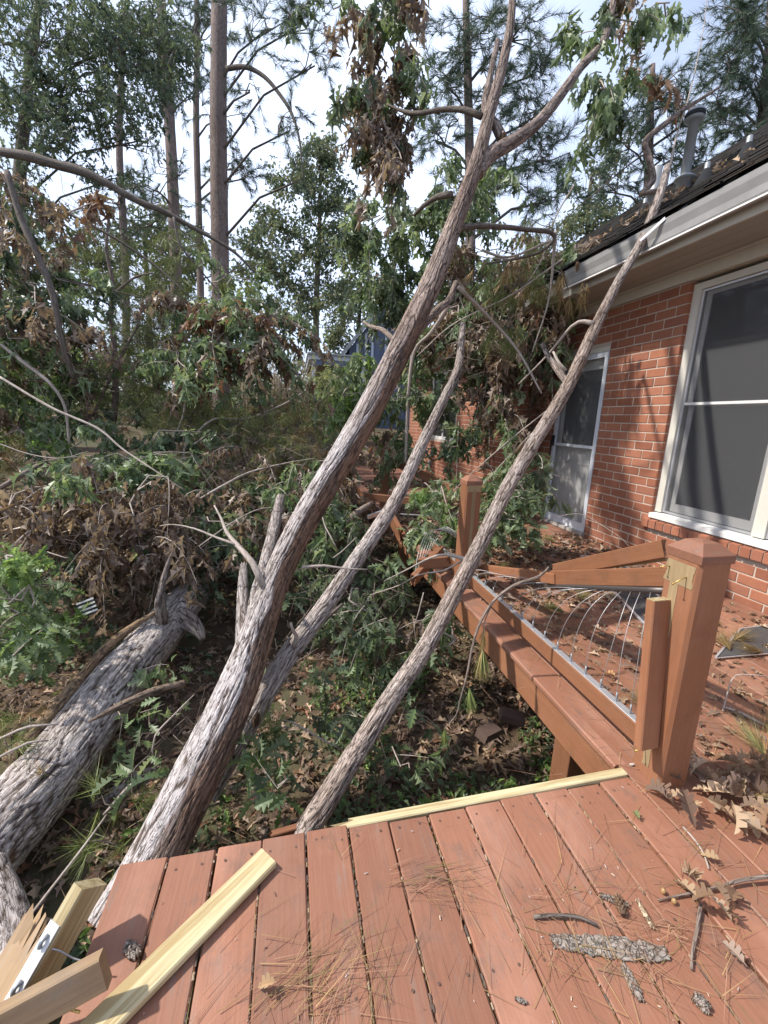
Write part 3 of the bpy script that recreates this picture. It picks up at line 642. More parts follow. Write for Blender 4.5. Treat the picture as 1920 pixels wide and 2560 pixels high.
# ------------------------------------------------------------------ broken lumber at the near left corner
pl = thing('bare_plank', 'pale yellow bare plank lying diagonally across the near deck boards', 'plank', (-.1, .85, .02))
p0, p1 = np.array((-.595, .66, .022)), np.array((-.092, 1.107, .022))
lumber('plank', p0+np.array((0, 0, -.006)), p1+np.array((0, 0, -.006)), .074, .024, (1, -1.1, 0), MPALE, pl, ch=.004, seed=5)
dv = unit(p1-p0); V, P, vec, _ = tube([onz(150, 2180, .034), onz(172, 2186, .034)], [.003, .003], 8); obj('screw', mesh('screw', V, P, smooth=True), MBRASS, pl)
d0, d1 = A(228, 2092, .98), A(-60, 2250, .90)
o = lumber('weathered_board', d0, d1, .075, .036, (0, .35, 1), MGREYW, ch=.004, seed=6); tag(o, 'weathered brown board end leaning against the pale plank', 'board')
b0, b1 = A(196, 1908, 1.12), A(10, 2240, .98)
rb = thing('broken_rail_piece', 'bare yellow rail piece with a white drilled metal strip along it', 'railing', (b0+b1)/2)
sd = unit(np.cross(b1-b0, CF)); 
lumber('rail_board', b0, b1, .088, .038, sd*.35+CF*.9, MPALE, rb, ch=.003)
ax_ = unit(b1-b0); s0 = b0+ax_*.075-CF*.0; nn = unit(np.cross(ax_, unit((sd*.35+CF*.9)-ax_*((sd*.35+CF*.9)@ax_))))
if nn@np.array((0, 0, 1)) < 0: nn = -nn
lat = unit((sd*.35+CF*.9)-ax_*((sd*.35+CF*.9)@ax_))
cand = [(nn, lat), (-nn, lat), (lat, nn), (-lat, nn)]
st_n = lat if lat@CF < 0 else -lat
ms_ = lumber('metal_strip', s0+st_n*.0465-CR*.002, b1+st_n*.0465-CR*.002, .034, .004, nn, MWHITE, rb, ch=.001)
for i in range(3):
    c = s0+ax_*(.035+.085*i)+st_n*.05
    V, P, vec, _ = tube([c-ax_*.012, c+st_n*.010, c+ax_*.012+st_n*.004], [.005]*3, 8, .005); obj('cable_fitting', mesh('cable_fitting', V, P, smooth=True), MGALV, rb)
    V, P, vec, _ = tube([c+ax_*.012, c+CR*.03+np.array((0, 0, -.03)), c+CR*.07+np.array((0, 0, -.06)), c+CR*.13+np.array((0, 0, -.075))][:4 if i == 0 else 3], [.0022]*(4 if i == 0 else 3), 5, .01); obj('cable', mesh('cable', V, P, smooth=True), MWIRE, rb)
o = lumber('splintered_board', A(-40, 2240, 1.06), A(60, 2060, 1.16), .14, .04, CR+.3*CU, MGREYW, ch=.003, split1=.10, segs=3, seed=12); tag(o, 'splintered orange-brown board end outside the near deck corner', 'board')
o = lumber('red_wood_offcut', A(592, 1812, 1.55), A(632, 1800, 1.58), .06, .025, (0, 0, 1), MRAIL, split0=.02, split1=.02); tag(o, 'short red wood offcut poking up behind the torn deck edge', 'offcut')

# ------------------------------------------------------------------ the brick house
WX = 3.72
house = thing('brick_house', 'red brick house with white window, screen door and dark shingled roof', 'house', (WX, 5, 0))
WINY0, WINY1, WINZ0, WINZ1 = 1.2, 3.64, .50, 2.76
DY0, DY1, DZ1 = 4.60, 5.54, 2.36
W2Y0, W2Y1, W2Z0, W2Z1 = 9.35, 11.3, .95, 2.62
YEND = 13.4; ZT = 2.79
wb = MB(); X0, X1 = WX+.0055, WX+.30
def wseg(y0, y1, z0, z1): wb.box((X0, y0, z0), (X1, y1, z1))
wseg(-1.5, WINY0, -1.3, ZT); wseg(WINY0, WINY1, -1.3, WINZ0-.02); wseg(WINY1, DY0, -1.3, ZT); wseg(DY0, DY1, -1.3, .0); wseg(DY0, DY1, DZ1, ZT)
wseg(DY1, W2Y0, -1.3, ZT); wseg(W2Y0, W2Y1, -1.3, W2Z0); wseg(W2Y0, W2Y1, W2Z1, ZT); wseg(W2Y1, YEND, -1.3, ZT)
wall = obj('wall', wb.me('wall', usecol=False), MMORT, house)
CO, BL, JT = .0945, .245, .0125
def brick_me(L, seed):
    r = np.random.default_rng(seed); D_, hh = .09, CO-JT; c = .0035
    V = []
    for (xx, ins) in ((0, c), (.004, 0), (D_, 0)):
        for (yy, zz) in ((0, 0), (L, 0), (L, hh), (0, hh)):
            V.append((xx+r.normal()*.0008, yy+(ins if yy == 0 else -ins)+r.normal()*.0012, zz+(ins if zz == 0 else -ins)+r.normal()*.0010))
    F = [(3, 2, 1, 0)]
    for q in (0, 4): F += [(q+j, q+(j+1) % 4, q+4+(j+1) % 4, q+4+j) for j in range(4)]
    return np.array(V), F
FULL = []
for i in range(6):
    v_, f_ = brick_me(BL-JT, i); FULL.append(mesh('brick', v_, [f_]))
for m_ in FULL: m_.materials.append(MBRICK)
spots = []
nz_ = int(round((ZT+.98)/CO)); zbase = ZT-nz_*CO
def openings(y0, y1, z0, z1):
    """parts of a brick that remain outside the openings"""
    seg = [(y0, y1)]
    for (a, b, c, d) in ((WINY0, WINY1, WINZ0-.115, WINZ1+.2), (DY0, DY1, -.05, DZ1), (W2Y0, W2Y1, W2Z0, W2Z1)):
        if z1 > c+.01 and z0 < d-.01:
            ns = []
            for (s, e) in seg:
                if e <= a or s >= b: ns.append((s, e))
                else:
                    if s < a: ns.append((s, a))
                    if e > b: ns.append((b, e))
            seg = ns
    return [(s, e) for s, e in seg if e-s > .03]
for k in range(nz_):
    z0 = zbase+k*CO
    if z0 < -.6: continue
    y = WINY1-12*BL+(BL/2 if k % 2 else 0)
    while y < YEND:
        for (s, e) in openings(max(y, .9), min(y+BL-JT, YEND), z0, z0+CO-JT):
            spots.append((s, z0, e-s))
        y += BL
def vis(y, z):
    v = np.array((WX, y, z-H)); d = v@CF
    if d < .3: return -1
    px, py = 960+FPX*(v@CR)/d, 1280-FPX*(v@CU)/d
    ins = (-40 < px < 1960) and (-40 < py < 2600)
    if z < -.02 or not ins: return -1
    return 1/d
spots.sort(key=lambda q: -vis(q[0], q[1]))
rest = MB(); nb = 0
for (y, z, L) in spots:
    sc_ = vis(y, z)
    if sc_ > 0 and nb < 285:
        if L > BL-JT-.004: m_ = FULL[rng.integers(0, 6)]
        else: v_, f_ = brick_me(L, int(rng.integers(0, 999))); m_ = mesh('brick', v_, [f_]); m_.materials.append(MBRICK)
        o = obj('brick', m_, None, wall, loc=(WX+rng.normal()*.0012, y, z)); nb += 1
    else:
        v_, f_ = brick_me(L, int(rng.integers(0, 999))); rest.add(v_+np.array((WX, y, z)), [f_])
obj('brick_courses', rest.me('brick_courses', usecol=False), MBRICK, wall, kind='stuff')
# brick reveal of the big window and rowlock sill
for k in range(nz_):
    z0 = zbase+k*CO
    if WINZ0-.02 < z0 < WINZ1:
        b_ = MB(); b_.box((WX+.003, WINY1-.004, z0), (WX+.10, WINY1+.02, z0+CO-JT)); obj('reveal_brick', b_.me('reveal_brick', usecol=False), MBRICK, wall)
for i in range(26):
    y0 = WINY1+.06-(i+1)*.0945
    if y0 < 1.0: break
    b_ = MB(); b_.box((WX-.045, y0, WINZ0-.115), (WX+.08, y0+.083, WINZ0-.012)); v_ = b_.V[0]; v_[[4, 7], 2] -= .022; b_.V[0] = v_+rng.normal(size=v_.shape)*.001
    obj('sill_brick', b_.me('sill_brick', usecol=False), MBRICK, wall)
b_ = MB(); b_.box((WX-.036, 1.0, WINZ0-.111), (WX+.07, WINY1+.055, WINZ0-.036)); obj('sill_mortar', b_.me('sill_mortar', usecol=False), MMORT, wall)
# the double window
def frame_box(name, lo, hi, mat, parent):
    b = MB(); b.box(lo, hi); o = obj(name, b.me(name, usecol=False), mat, parent); return o
def window_unit(parent, y0, y1, z0, z1, xf, jw=.06):
    """one sash pair: jambs, two sashes with panes, outer screen"""
    def bar(nm, par, ya, yb, za, zb, xa, xb, mat=MWHITE):
        return frame_box(nm, (xa, ya, za), (xb, yb, zb), mat, par)
    zm = (z0+z1)/2+.03
    for (za, zb, xo, nm) in ((zm-.02, z1-.02, .035, 'upper_sash'), (z0+.02, zm+.015, .062, 'lower_sash')):
        b = MB(); w = .052; x0, x1 = xf+xo, xf+xo+.024
        b.box((x0, y0+.03, za), (x1, y0+.03+w, zb)); b.box((x0, y1-.03-w, za), (x1, y1-.03, zb))
        b.box((x0+.001, y0+.03+w, za), (x1-.001, y1-.03-w, za+(.085 if nm == 'lower_sash' else .032))); b.box((x0+.001, y0+.03+w, zb-w*.7), (x1-.001, y1-.03-w, zb))
        s_ = obj(nm, b.me(nm, usecol=False), MWHITE, parent)
        frame_box('pane', (x0+.010, y0+.03+w, za+.03), (x0+.014, y1-.03-w, zb-w*.6), MGLASS, s_)
    bar('screen_bar', parent, y0+.022, y1-.022, zm-.012, zm+.012, xf+.0125, xf+.022)
    sc0 = bar('insect_screen', parent, y0+.018, y1-.018, z0+.02, z1-.02, xf+.015, xf+.016, MSCREEN)
    b = MB(); t_ = .018
    for (ya, yb, za, zb) in ((y0+.004, y0+.022, z0+.004, z1-.004), (y1-.022, y1-.004, z0+.004, z1-.004), (y0+.022, y1-.022, z0+.004, z0+.022), (y0+.022, y1-.022, z1-.022, z1-.004)): b.box((xf+.008, ya, za), (xf+.024, yb, zb))
    obj('screen_frame', b.me('screen_frame', usecol=False), MALU, parent)
XF = WX+.055
b = MB()
b.box((XF-.012, WINY1-.085, WINZ0+.055), (XF+.11, WINY1-.004, WINZ1)); b.box((XF-.010, 2.555, WINZ0+.055), (XF+.108, 2.655, WINZ1-.06)); b.box((XF-.012, WINY0, WINZ0+.055), (XF+.11, WINY0+.08, WINZ1))
b.box((XF-.011, WINY0+.08, WINZ1-.06), (XF+.109, WINY1-.085, WINZ1)); 
win = obj('window', b.me('window', usecol=False), MTRIM, house)
b = MB(); b.box((XF-.075, WINY0, WINZ0-.010), (XF+.115, WINY1-.003, WINZ0+.055)); b.V[0][[4, 7], 2] -= .018
obj('sill', b.me('sill', usecol=False), MWHITE, win)
window_unit(win, 2.655, WINY1-.085, WINZ0+.055, WINZ1-.06, XF); window_unit(win, WINY0+.08, 2.555, WINZ0+.055, WINZ1-.06, XF)
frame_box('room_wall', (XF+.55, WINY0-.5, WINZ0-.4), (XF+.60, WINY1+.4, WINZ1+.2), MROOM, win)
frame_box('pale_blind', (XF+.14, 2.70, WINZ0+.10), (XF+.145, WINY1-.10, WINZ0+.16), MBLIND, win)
# storm door with the panelled door behind it
door = frame_box('door', (WX+.075, DY0, .0), (WX+.085, DY1, DZ1), MWHITE, house)
b = MB()
for (ya, yb, za, zb) in ((DY0+.15, DY0+.42, .25, .92), (DY0+.52, DY0+.79, .25, .92)):
    for (p_, q_, r_, s_) in ((ya, yb, za, za+.02), (ya, yb, zb-.02, zb), (ya, ya+.02, za+.02, zb-.02), (yb-.02, yb, za+.02, zb-.02)): b.box((WX+.066, p_, r_), (WX+.076, q_, s_))
obj('door_panels', b.me('door_panels', usecol=False), MWHITE, door)
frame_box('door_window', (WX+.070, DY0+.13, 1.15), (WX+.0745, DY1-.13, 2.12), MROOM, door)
b = MB(); fw = .062; za, zb = .045, DZ1-.055; ya, yb = DY0+.012, DY1-.012; xs, xe = WX+.004, WX+.036
b.box((xs, ya, za), (xe, ya+fw, zb)); b.box((xs, yb-fw, za), (xe, yb, zb)); b.box((xs+.001, ya+fw, za), (xe-.001, yb-fw, za+.10)); b.box((xs+.001, ya+fw, zb-fw), (xe-.001, yb-fw, zb)); b.box((xs+.001, ya+fw, 1.13), (xe-.001, yb-fw, 1.165))
sd_ = obj('storm_door', b.me('storm_door', usecol=False), simple('white_aluminium', (.66, .69, .74), .4, .1, 20, .1), door)
frame_box('pane', (xs+.012, ya+fw, 1.165), (xs+.016, yb-fw, zb-fw), MDOORG, sd_); frame_box('pane', (xs+.012, ya+fw, za+.10), (xs+.016, yb-fw, 1.13), MDOORG, sd_)
b = MB(); b.box((xs-.03, yb-.045, 1.12), (xs, yb-.012, 1.27)); b.box((xs-.05, yb-.036, .98), (xs-.034, yb-.022, 1.20)); b.box((xs-.05, yb-.035, 1.16), (xs, yb-.023, 1.18)); obj('handle', b.me('handle', usecol=False), MBLACK, sd_)
frame_box('head_trim', (WX-.004, DY0+.002, DZ1-.052), (WX+.05, DY1-.002, DZ1-.002), MTRIM, door)
frame_box('threshold', (WX-.05, DY0-.02, .003), (WX+.06, DY1+.02, .043), MCONC, door)
# far window
b = MB(); xf2 = WX+.03
b.box((xf2, W2Y0+.003, W2Z0+.003), (xf2+.1, W2Y0+.10, W2Z1-.003)); b.box((xf2, W2Y1-.10, W2Z0+.003), (xf2+.1, W2Y1-.003, W2Z1-.003)); b.box((xf2+.002, W2Y0+.10, W2Z0+.003), (xf2+.1, W2Y1-.10, W2Z0+.08)); b.box((xf2+.002, W2Y0+.10, W2Z1-.08), (xf2+.1, W2Y1-.10, W2Z1-.003)); b.box((xf2+.003, 10.28, W2Z0+.08), (xf2+.1, 10.36, W2Z1-.08))
w2 = obj('window', b.me('window', usecol=False), MWHITE, house)
for (ya, yb) in ((W2Y0+.10, 10.28), (10.36, W2Y1-.10)):
    frame_box('pane', (xf2+.03, ya, W2Z0+.08), (xf2+.034, yb, W2Z1-.08), MGLASS, w2)
    for i in range(24): frame_box('blind_slat', (xf2+.06, ya, W2Z0+.10+i*.062), (xf2+.064, yb, W2Z0+.15+i*.062), MBLIND, w2)
b = MB(); b.box((WX-.04, 10.95, .18), (WX, 11.15, .33)); b.box((WX-.055, 10.98, .20), (WX-.04, 11.12, .31)); obj('outlet_box', b.me('outlet_box', usecol=False), simple('grey_box', (.25, .25, .26), .5), house)
# frieze, soffit, fascia, gutter
b = MB(); b.box((WX-.022, -1.5, ZT+.003), (WX+.3, YEND, ZT+.10)); b.box((WX-.040, -1.5, ZT+.102), (WX+.2, YEND, ZT+.125)); obj('frieze_board', b.me('frieze_board', usecol=False), MTRIM, house)
b = MB()
for (xa, xb) in ((3.245, 3.40), (3.404, 3.55), (3.554, WX+.1)): b.box((xa, -1.5, ZT+.128), (xb, YEND+.3, ZT+.145))
obj('soffit', b.me('soffit', usecol=False), MSOFF, house)
frame_box('fascia', (3.222, -1.5, ZT+.12), (3.243, YEND+.3, ZT+.36), MTRIM, house)
def extrude(name, prof, y0, y1, mat, parent, n=24, wob=0., ends=True):
    pr = np.array(prof); k_ = len(pr); V = []
    for i in range(n+1):
        t_ = i/n; y = y0+(y1-y0)*t_; dz = wob*math.sin(t_*5.+1)*.5+wob*math.sin(t_*13); V += [(p_[0]+dz*.5, y, p_[1]+dz) for p_ in pr]
    F = [(i*k_+j, i*k_+j+1, (i+1)*k_+j+1, (i+1)*k_+j) for i in range(n) for j in range(k_-1)]
    o = obj(name, mesh(name, V, [F], vec=V), mat, parent); md = o.modifiers.new('t', 'SOLIDIFY'); md.thickness = .002; return o
GP = [(x_, z_-.05) for x_, z_ in [(3.215, 3.19), (3.215, 3.04), (3.206, 3.028), (3.150, 3.032), (3.138, 3.050), (3.132, 3.10), (3.112, 3.16), (3.105, 3.205), (3.115, 3.212), (3.120, 3.205)]]
gut = extrude('gutter', GP, -1.5, 4.78, MGUT, house, 40, .006)
extrude('gutter', [(a, b_-.05) for a, b_ in GP], 4.95, YEND+.3, MGUT, house, 30, .02)
extrude('drip_lip', [(3.148, 2.977), (3.128, 2.977), (3.126, 2.967), (3.148, 2.967)], -1.5, 4.78, MWHITE, gut, 20, .006)
lumber('gutter_strap', (3.10, 3.40, 3.15), (3.05, 3.62, 3.03), .03, .004, (0, .6, 1), MALU, gut, ch=.0008)
# roof
SL = .70; RX0, RZ0 = 3.10, 3.175; RXR = 7.2
ux, uz = 1/math.sqrt(1+SL*SL), SL/math.sqrt(1+SL*SL); RL = (RXR-RX0)/ux
roof = obj('roof', mesh('roof', [(RX0+.02, -1.5, RZ0), (RXR, -1.5, RZ0+SL*(RXR-RX0)), (RXR, YEND+.4, RZ0+SL*(RXR-RX0)), (RX0+.02, YEND+.4, RZ0), (2*RXR-RX0, -1.5, RZ0), (2*RXR-RX0, YEND+.4, RZ0)], [[(0, 1, 2, 3), (1, 4, 5, 2)]]), MRUB, house)
sh = MB(); expo = .145
for c in range(int(RL/expo)):
    y = -1.5-rng.random()*.3
    while y < YEND+.4:
        w = .30+.03*rng.normal(); s0 = c*expo-.012+rng.normal()*.004; s1 = s0+expo*1.25; lift0, lift1 = .018+abs(rng.normal())*.005, .003
        def rp(s, yy, l): return (RX0+s*ux-l*uz, yy, RZ0+s*uz+l*ux)
        v_ = [rp(s0, y, lift0), rp(s0, y+w-.008, lift0+rng.normal()*.002), rp(s1, y+w-.008, lift1), rp(s1, y, lift1), rp(s0, y, lift0-.008), rp(s0, y+w-.008, lift0-.008)]
        tcol = np.array((.115, .108, .106))*(.65+.7*rng.random())
        sh.add(v_, [[(0, 1, 2, 3), (4, 5, 1, 0)]], tcol); y += w
obj('shingles', sh.me('shingles'), MSHIN, roof, kind='stuff')
def roof_z(xx): return RZ0+SL*(xx-RX0)
def lathe(prof, c, n=20):
    th = np.arange(n)*2*math.pi/n; V = np.array([(c[0]+r*math.cos(t_), c[1]+r*math.sin(t_), c[2]+z) for r, z in prof for t_ in th]); m_ = len(prof)
    i = np.arange(m_-1)[:, None]*n; j = np.arange(n)[None]; F = np.stack([i+j, i+(j+1) % n, i+n+(j+1) % n, i+n+j], -1).reshape(-1, 4); return V, F
def lathe_obj(name, prof, c, mat, parent, n=20, smooth=True):
    V, F = lathe(prof, c, n); me = mesh(name, V, [F], smooth=smooth); o = obj(name, me, mat, parent); return o
def roof_at(px, X):
    """roof point at distance X into the house that stands at picture column px"""
    lo, hi = 1.5, 14.
    for _ in range(40):
        y = (lo+hi)/2; v = np.array((X, y, roof_z(X)-H)); q = (960+FPX*(v@CR)/(v@CF))/S
        if q > px: lo = y
        else: hi = y
    return np.array((X, y, roof_z(X)))
c = roof_at(1474, 4.25)
fl = lathe_obj('flue_pipe', [(.050, -.15), (.050, .66), (.075, .66), (.090, .675), (.092, .70), (.092, .74), (.078, .765), (.05, .775), (0.001, .777)], c, MGALV, roof)
lathe_obj('storm_collar', [(.061, .16), (.098, .135), (.102, .120), (.072, .115), (.070, -.2)], c, MGALV, fl)
lathe_obj('cap_band', [(.093, .69), (.096, .70), (.096, .73), (.093, .735)], c, MRUB, fl)
c = roof_at(1408, 4.6); f2 = lathe_obj('flue_pipe', [(.055, -.15), (.055, .45), (.001, .455)], c, MGALV, roof); lathe_obj('storm_collar', [(.056, .16), (.09, .135), (.094, .12), (.066, .115), (.064, -.2)], c, MGALV, f2)
for px_, X_ in ((1522, 4.0), (1612, 4.1), (1390, 4.4)):
    c = roof_at(px_, X_); v_ = lathe_obj('vent_pipe', [(.024, -.1), (.024, .16), (.018, .165), (.001, .166)], c, MGALV, roof); lathe_obj('flashing', [(.025, .11), (.034, .10), (.09, -.02), (.11, -.10)], c, MRUB, v_)

# ------------------------------------------------------------------ neighbour's blue house
nb_ = thing('blue_house', 'blue-sided neighbour house with pale battens, gabled end and open carport', 'house', (3.6, 19, 1.5))
hx0, hx1, hy = 2.38, 6.1, 18.6; pk = (4.25, 6.60); ez = 4.25
def slab(name, pts, y0, y1, mat, parent):
    n = len(pts); V = [(p[0], y0, p[1]) for p in pts]+[(p[0], y1, p[1]) for p in pts]
    F4 = [(j, (j+1) % n, n+(j+1) % n, n+j) for j in range(n)]; caps = [tuple(range(n))[::-1], tuple(range(n, 2*n))]
    me = bpy.data.meshes.new(name); me.from_pydata(V, [], F4+caps); return obj(name, me, mat, parent)
wl = slab('wall', [(hx0, .5), (hx1, .5), (hx1, ez), (pk[0], pk[1]), (hx0, ez)], hy, hy+7, MBLUE, nb_)
for xx in np.arange(hx0+.18, hx1, .3):
    zt = ez+(xx-hx0)/(pk[0]-hx0)*(pk[1]-ez) if xx < pk[0] else ez+(hx1-xx)/(hx1-pk[0])*(pk[1]-ez)
    frame_box('batten', (xx-.02, hy-.03, .6), (xx+.02, hy-.002, zt-.05), MBLUE, wl)
for xx, za, zb in ((2.72, 3.9, 4.5), (3.08, 3.9, 4.95), (3.36, 3.9, 5.3), (3.95, 3.4, 6.1), (4.7, 3.4, 6.0), (5.4, 3.4, 5.2)): frame_box('corner_board', (xx-.05, hy-.05, za), (xx+.05, hy-.031, zb), MLBLUE, wl)
wn = frame_box('window', (3.10, hy-.06, 4.2), (3.26, hy-.04, 5.0), MLBLUE, nb_); frame_box('pane', (3.13, hy-.065, 4.25), (3.23, hy-.061, 4.95), MROOM, wn)
rf = slab('roof', [(hx0-.45, ez-.50), (pk[0], pk[1]+.05), (pk[0]+2.3, ez-.5), (pk[0]+2.3, ez-.28), (pk[0], pk[1]+.28), (hx0-.45, ez-.28)], hy-.45, hy+7.3, MGROOF, nb_)
c_ = A(980, 640, 20.5); frame_box('chimney', (c_[0]-.28, c_[1]-.3, 4.0), (c_[0]+.28, c_[1]+.3, A(980, 560, 20.5)[2]), simple('grey_chimney', (.10, .115, .115), .8, 0, 5, .2), nb_)
frame_box('carport_roof', (.68, 18.2, 3.72), (3.0, 23, 3.90), MLBLUE, nb_); frame_box('carport_roofing', (.62, 18.1, 3.905), (3.0, 23, 3.97), MGROOF, nb_)
frame_box('carport_ceiling', (.75, 18.32, 3.60), (2.95, 23, 3.715), MTAN, nb_); frame_box('carport_beam', (.85, 18.23, 3.50), (2.41, 18.30, 3.71), MBLUE, nb_)
for xx in (.80, 2.85): frame_box('carport_post', (xx, 18.3, .8), (xx+.14, 18.44, 3.70), MLBLUE, nb_)
frame_box('carport_back', (.8, 22.7, .8), (2.4, 22.9, 3.6), MTAN, nb_)
# plank fence far left of the carport
fn = thing('plank_fence', 'weathered vertical plank fence behind the fallen trees', 'fence', (-1.5, 15.5, 1.3))
for i in range(60):
    xx = -6.5+i*.115; frame_box('plank', (xx, 15.5, 1.0), (xx+.10, 15.52, 2.05+rng.normal()*.02), MGREYW, fn)
frame_box('fence_rail', (-6.5, 15.522, 1.3), (.4, 15.56, 1.38), MGREYW, fn); frame_box('fence_rail', (-6.5, 15.522, 1.8), (.4, 15.56, 1.88), MGREYW, fn)

# ------------------------------------------------------------------ fallen and leaning trees
def PX(rows, jit=0.): 
    """rows of (x, y, depth, diameter) -> path, radii"""
    return np.array([A(r[0], r[1], r[2]) for r in rows]), np.array([r[3]/2 for r in rows])
def peel_right(rad, q, s, seed):
    """bark stripped from the lower right side of the stem"""
    side = rad@unit(np.array((.80, -.35, -.35))); n_ = fbm(q*(9, 9, 2.0), seed+40, 4)-.5
    return np.clip(sstep(.10, .34, side+n_*1.5)*sstep(.0, .12, s+.05)*(1-.75*sstep(.40, .50, s)), 0, .95)
def peel_patch(lvl):
    def f(rad, q, s, seed): return sstep(lvl, lvl+.06, fbm(q*(6, 6, 1.6), seed+50))
    return f
def limb(parent, rows, mat=MLIMB, sides=10, step=.06, name='limb', knob=.12):
    P, R = PX(rows); R = R*.85; V, polys, vec, _ = tube(P, R, sides, step, knob=knob, seed=int(rng.integers(0, 999))); return obj(name, mesh(name, V, polys, vec=vec, smooth=True), mat, parent)

def blimb(parent, rows, seed, name='limb', sides=40, amp=.007, fx=26, base=((.40, .345, .31), (.27, .21, .175)), snap=.0, step=.014):
    P, R = PX(rows); return obj(name, trunk_me(name, P, R*.8, sides, step, amp, fx, 4.5, seed, None, base=base, snap=snap), MBARK, parent)
# the big log on the ground
t1 = thing('fallen_oak_log', 'thick grey fallen oak log lying on the ground beyond the deck', 'log', A(160, 1600, 2.75))
P, R = PX([(-520, 2420, 1.35, .55), (-170, 2010, 1.75, .56), (-60, 1850, 2.02, .57), (60, 1725, 2.35, .55), (160, 1600, 2.75, .54), (250, 1480, 3.2, .53), (330, 1385, 3.75, .52), (390, 1310, 4.2, .50), (440, 1255, 4.7, .45), (490, 1195, 5.2, .40), (540, 1130, 5.9, .36)])
obj('trunk', trunk_me('trunk', P, R*.70, 132, .011, .009, 30, 2.2, 5, peel_patch(.80), base=((.62, .575, .55), (.43, .375, .34))), MBARK, t1)
blimb(t1, [(350, 1350, 3.78, .15), (346, 1310, 3.7, .11), (350, 1272, 3.68, .075), (360, 1228, 3.68, .045), (374, 1190, 3.68, .025)], 71, 'branch_stub', 44, .010, snap=.02)
blimb(t1, [(392, 1330, 3.98, .22), (420, 1352, 3.9, .15), (432, 1368, 3.86, .10), (437, 1380, 3.84, .06)], 72, 'branch_stub', 44, .014, snap=.05)
P, R = PX([(20, 1640, 2.4, .07), (120, 1530, 2.8, .075), (230, 1400, 3.35, .07), (300, 1345, 3.6, .05), (345, 1318, 3.7, .02)])
o = obj('torn_wood_strip', trunk_me('torn_wood_strip', P, R, 24, .02, .006, 30, 4, 8, None, base=((.40, .28, .17), (.30, .2, .12))), MBARK); tag(o, 'long tan strip of torn wood along the top of the big log', 'wood strip')
P, R = PX([(190, 1560, 2.55, .012), (260, 1525, 2.72, .05), (330, 1495, 2.9, .06), (395, 1478, 3.1, .055)])
o = obj('broken_branch', trunk_me('broken_branch', P, R, 24, .015, .005, 30, 4, 9, None, base=((.32, .24, .18), (.24, .17, .12)), snap=.03), MBARK); tag(o, 'broken dead branch with a splintered yellow tip across the big log', 'branch')
P, R = PX([(60, 1850, 2.35, .20), (140, 1810, 2.5, .16), (220, 1750, 2.65, .15), (300, 1690, 2.8, .12), (345, 1670, 2.95, .10)])
o = obj('mossy_log', trunk_me('mossy_log', P, R, 40, .02, .010, 18, 4, 10), MBARK); tag(o, 'thin crooked log lying under the two big trunks near the deck', 'log')
P, R = PX([(-30, 1880, 1.9, .14), (10, 1980, 1.75, .14), (25, 2090, 1.6, .13), (10, 2160, 1.5, .13)])
o = obj('bark_log_end', trunk_me('bark_log_end', P, R, 40, .015, .008, 18, 4, 13), MBARK); tag(o, 'pale lichened log end at the lower left by the splintered board', 'log')

# the main leaning trunk that crosses the whole view
t2 = thing('leaning_oak', 'tall leaning oak trunk crossing the view, bark stripped brown on one side', 'tree', A(340, 1850, 1.9))
P, R = PX([(250, 2010, 1.75, .345), (338, 1850, 1.92, .335), (418, 1690, 2.08, .33), (482, 1560, 2.22, .32), (532, 1440, 2.36, .29), (564, 1345, 2.46, .25), (598, 1250, 2.52, .235), (645, 1150, 2.56, .235), (702, 1050, 2.60, .235), (762, 950, 2.64, .235), (822, 840, 2.72, .23), (882, 720, 2.88, .22), (937, 600, 3.08, .20), (987, 470, 3.30, .18), (1030, 352, 3.45, .165), (1056, 252, 3.55, .135), (1088, 130, 3.75, .11), (1105, 30, 3.9, .095), (1112, -120, 4.2, .07)])
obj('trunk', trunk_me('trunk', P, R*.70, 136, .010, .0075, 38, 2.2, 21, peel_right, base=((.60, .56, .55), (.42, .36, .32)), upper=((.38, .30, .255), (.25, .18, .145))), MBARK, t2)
blimb(t2, [(1030, 375, 3.45, .13), (1060, 335, 3.5, .13), (1110, 305, 3.55, .12), (1165, 262, 3.6, .105), (1215, 200, 3.7, .095), (1255, 145, 3.8, .085), (1300, 95, 3.95, .075), (1318, 40, 4.1, .07), (1335, -60, 4.3, .06)], 73, base=((.33, .26, .225), (.21, .155, .125)))
blimb(t2, [(1085, 300, 3.55, .10), (1070, 270, 3.6, .085), (1048, 235, 3.62, .075), (1062, 150, 3.7, .06), (1075, 90, 3.8, .055)], 74, base=((.33, .27, .235), (.22, .165, .135)), snap=.02)
limb(t2, [(1040, 252, 3.55, .06), (1005, 238, 3.6, .055), (960, 236, 3.7, .05), (905, 245, 3.8, .045), (870, 240, 3.9, .035), (835, 225, 4.0, .02)], MDARKB)
limb(t2, [(975, 420, 3.3, .06), (945, 425, 3.4, .055), (915, 445, 3.5, .045), (895, 465, 3.6, .035)], MDARKB)
limb(t2, [(988, 495, 3.3, .06), (1030, 488, 3.45, .055), (1080, 490, 3.7, .052), (1130, 495, 3.95, .05), (1190, 502, 4.2, .05), (1195, 520, 4.25, .04), (1165, 545, 4.3, .035), (1110, 560, 4.4, .03), (1050, 570, 4.6, .02)], MDARKB)
limb(t2, [(860, 745, 2.85, .04), (830, 715, 3.0, .04), (800, 705, 3.2, .035), (785, 695, 3.3, .02)], MLIMB)
blimb(t2, [(880, 740, 2.95, .09), (915, 700, 3.1, .075), (945, 670, 3.2, .07), (970, 648, 3.3, .06), (985, 610, 3.4, .045)], 75)
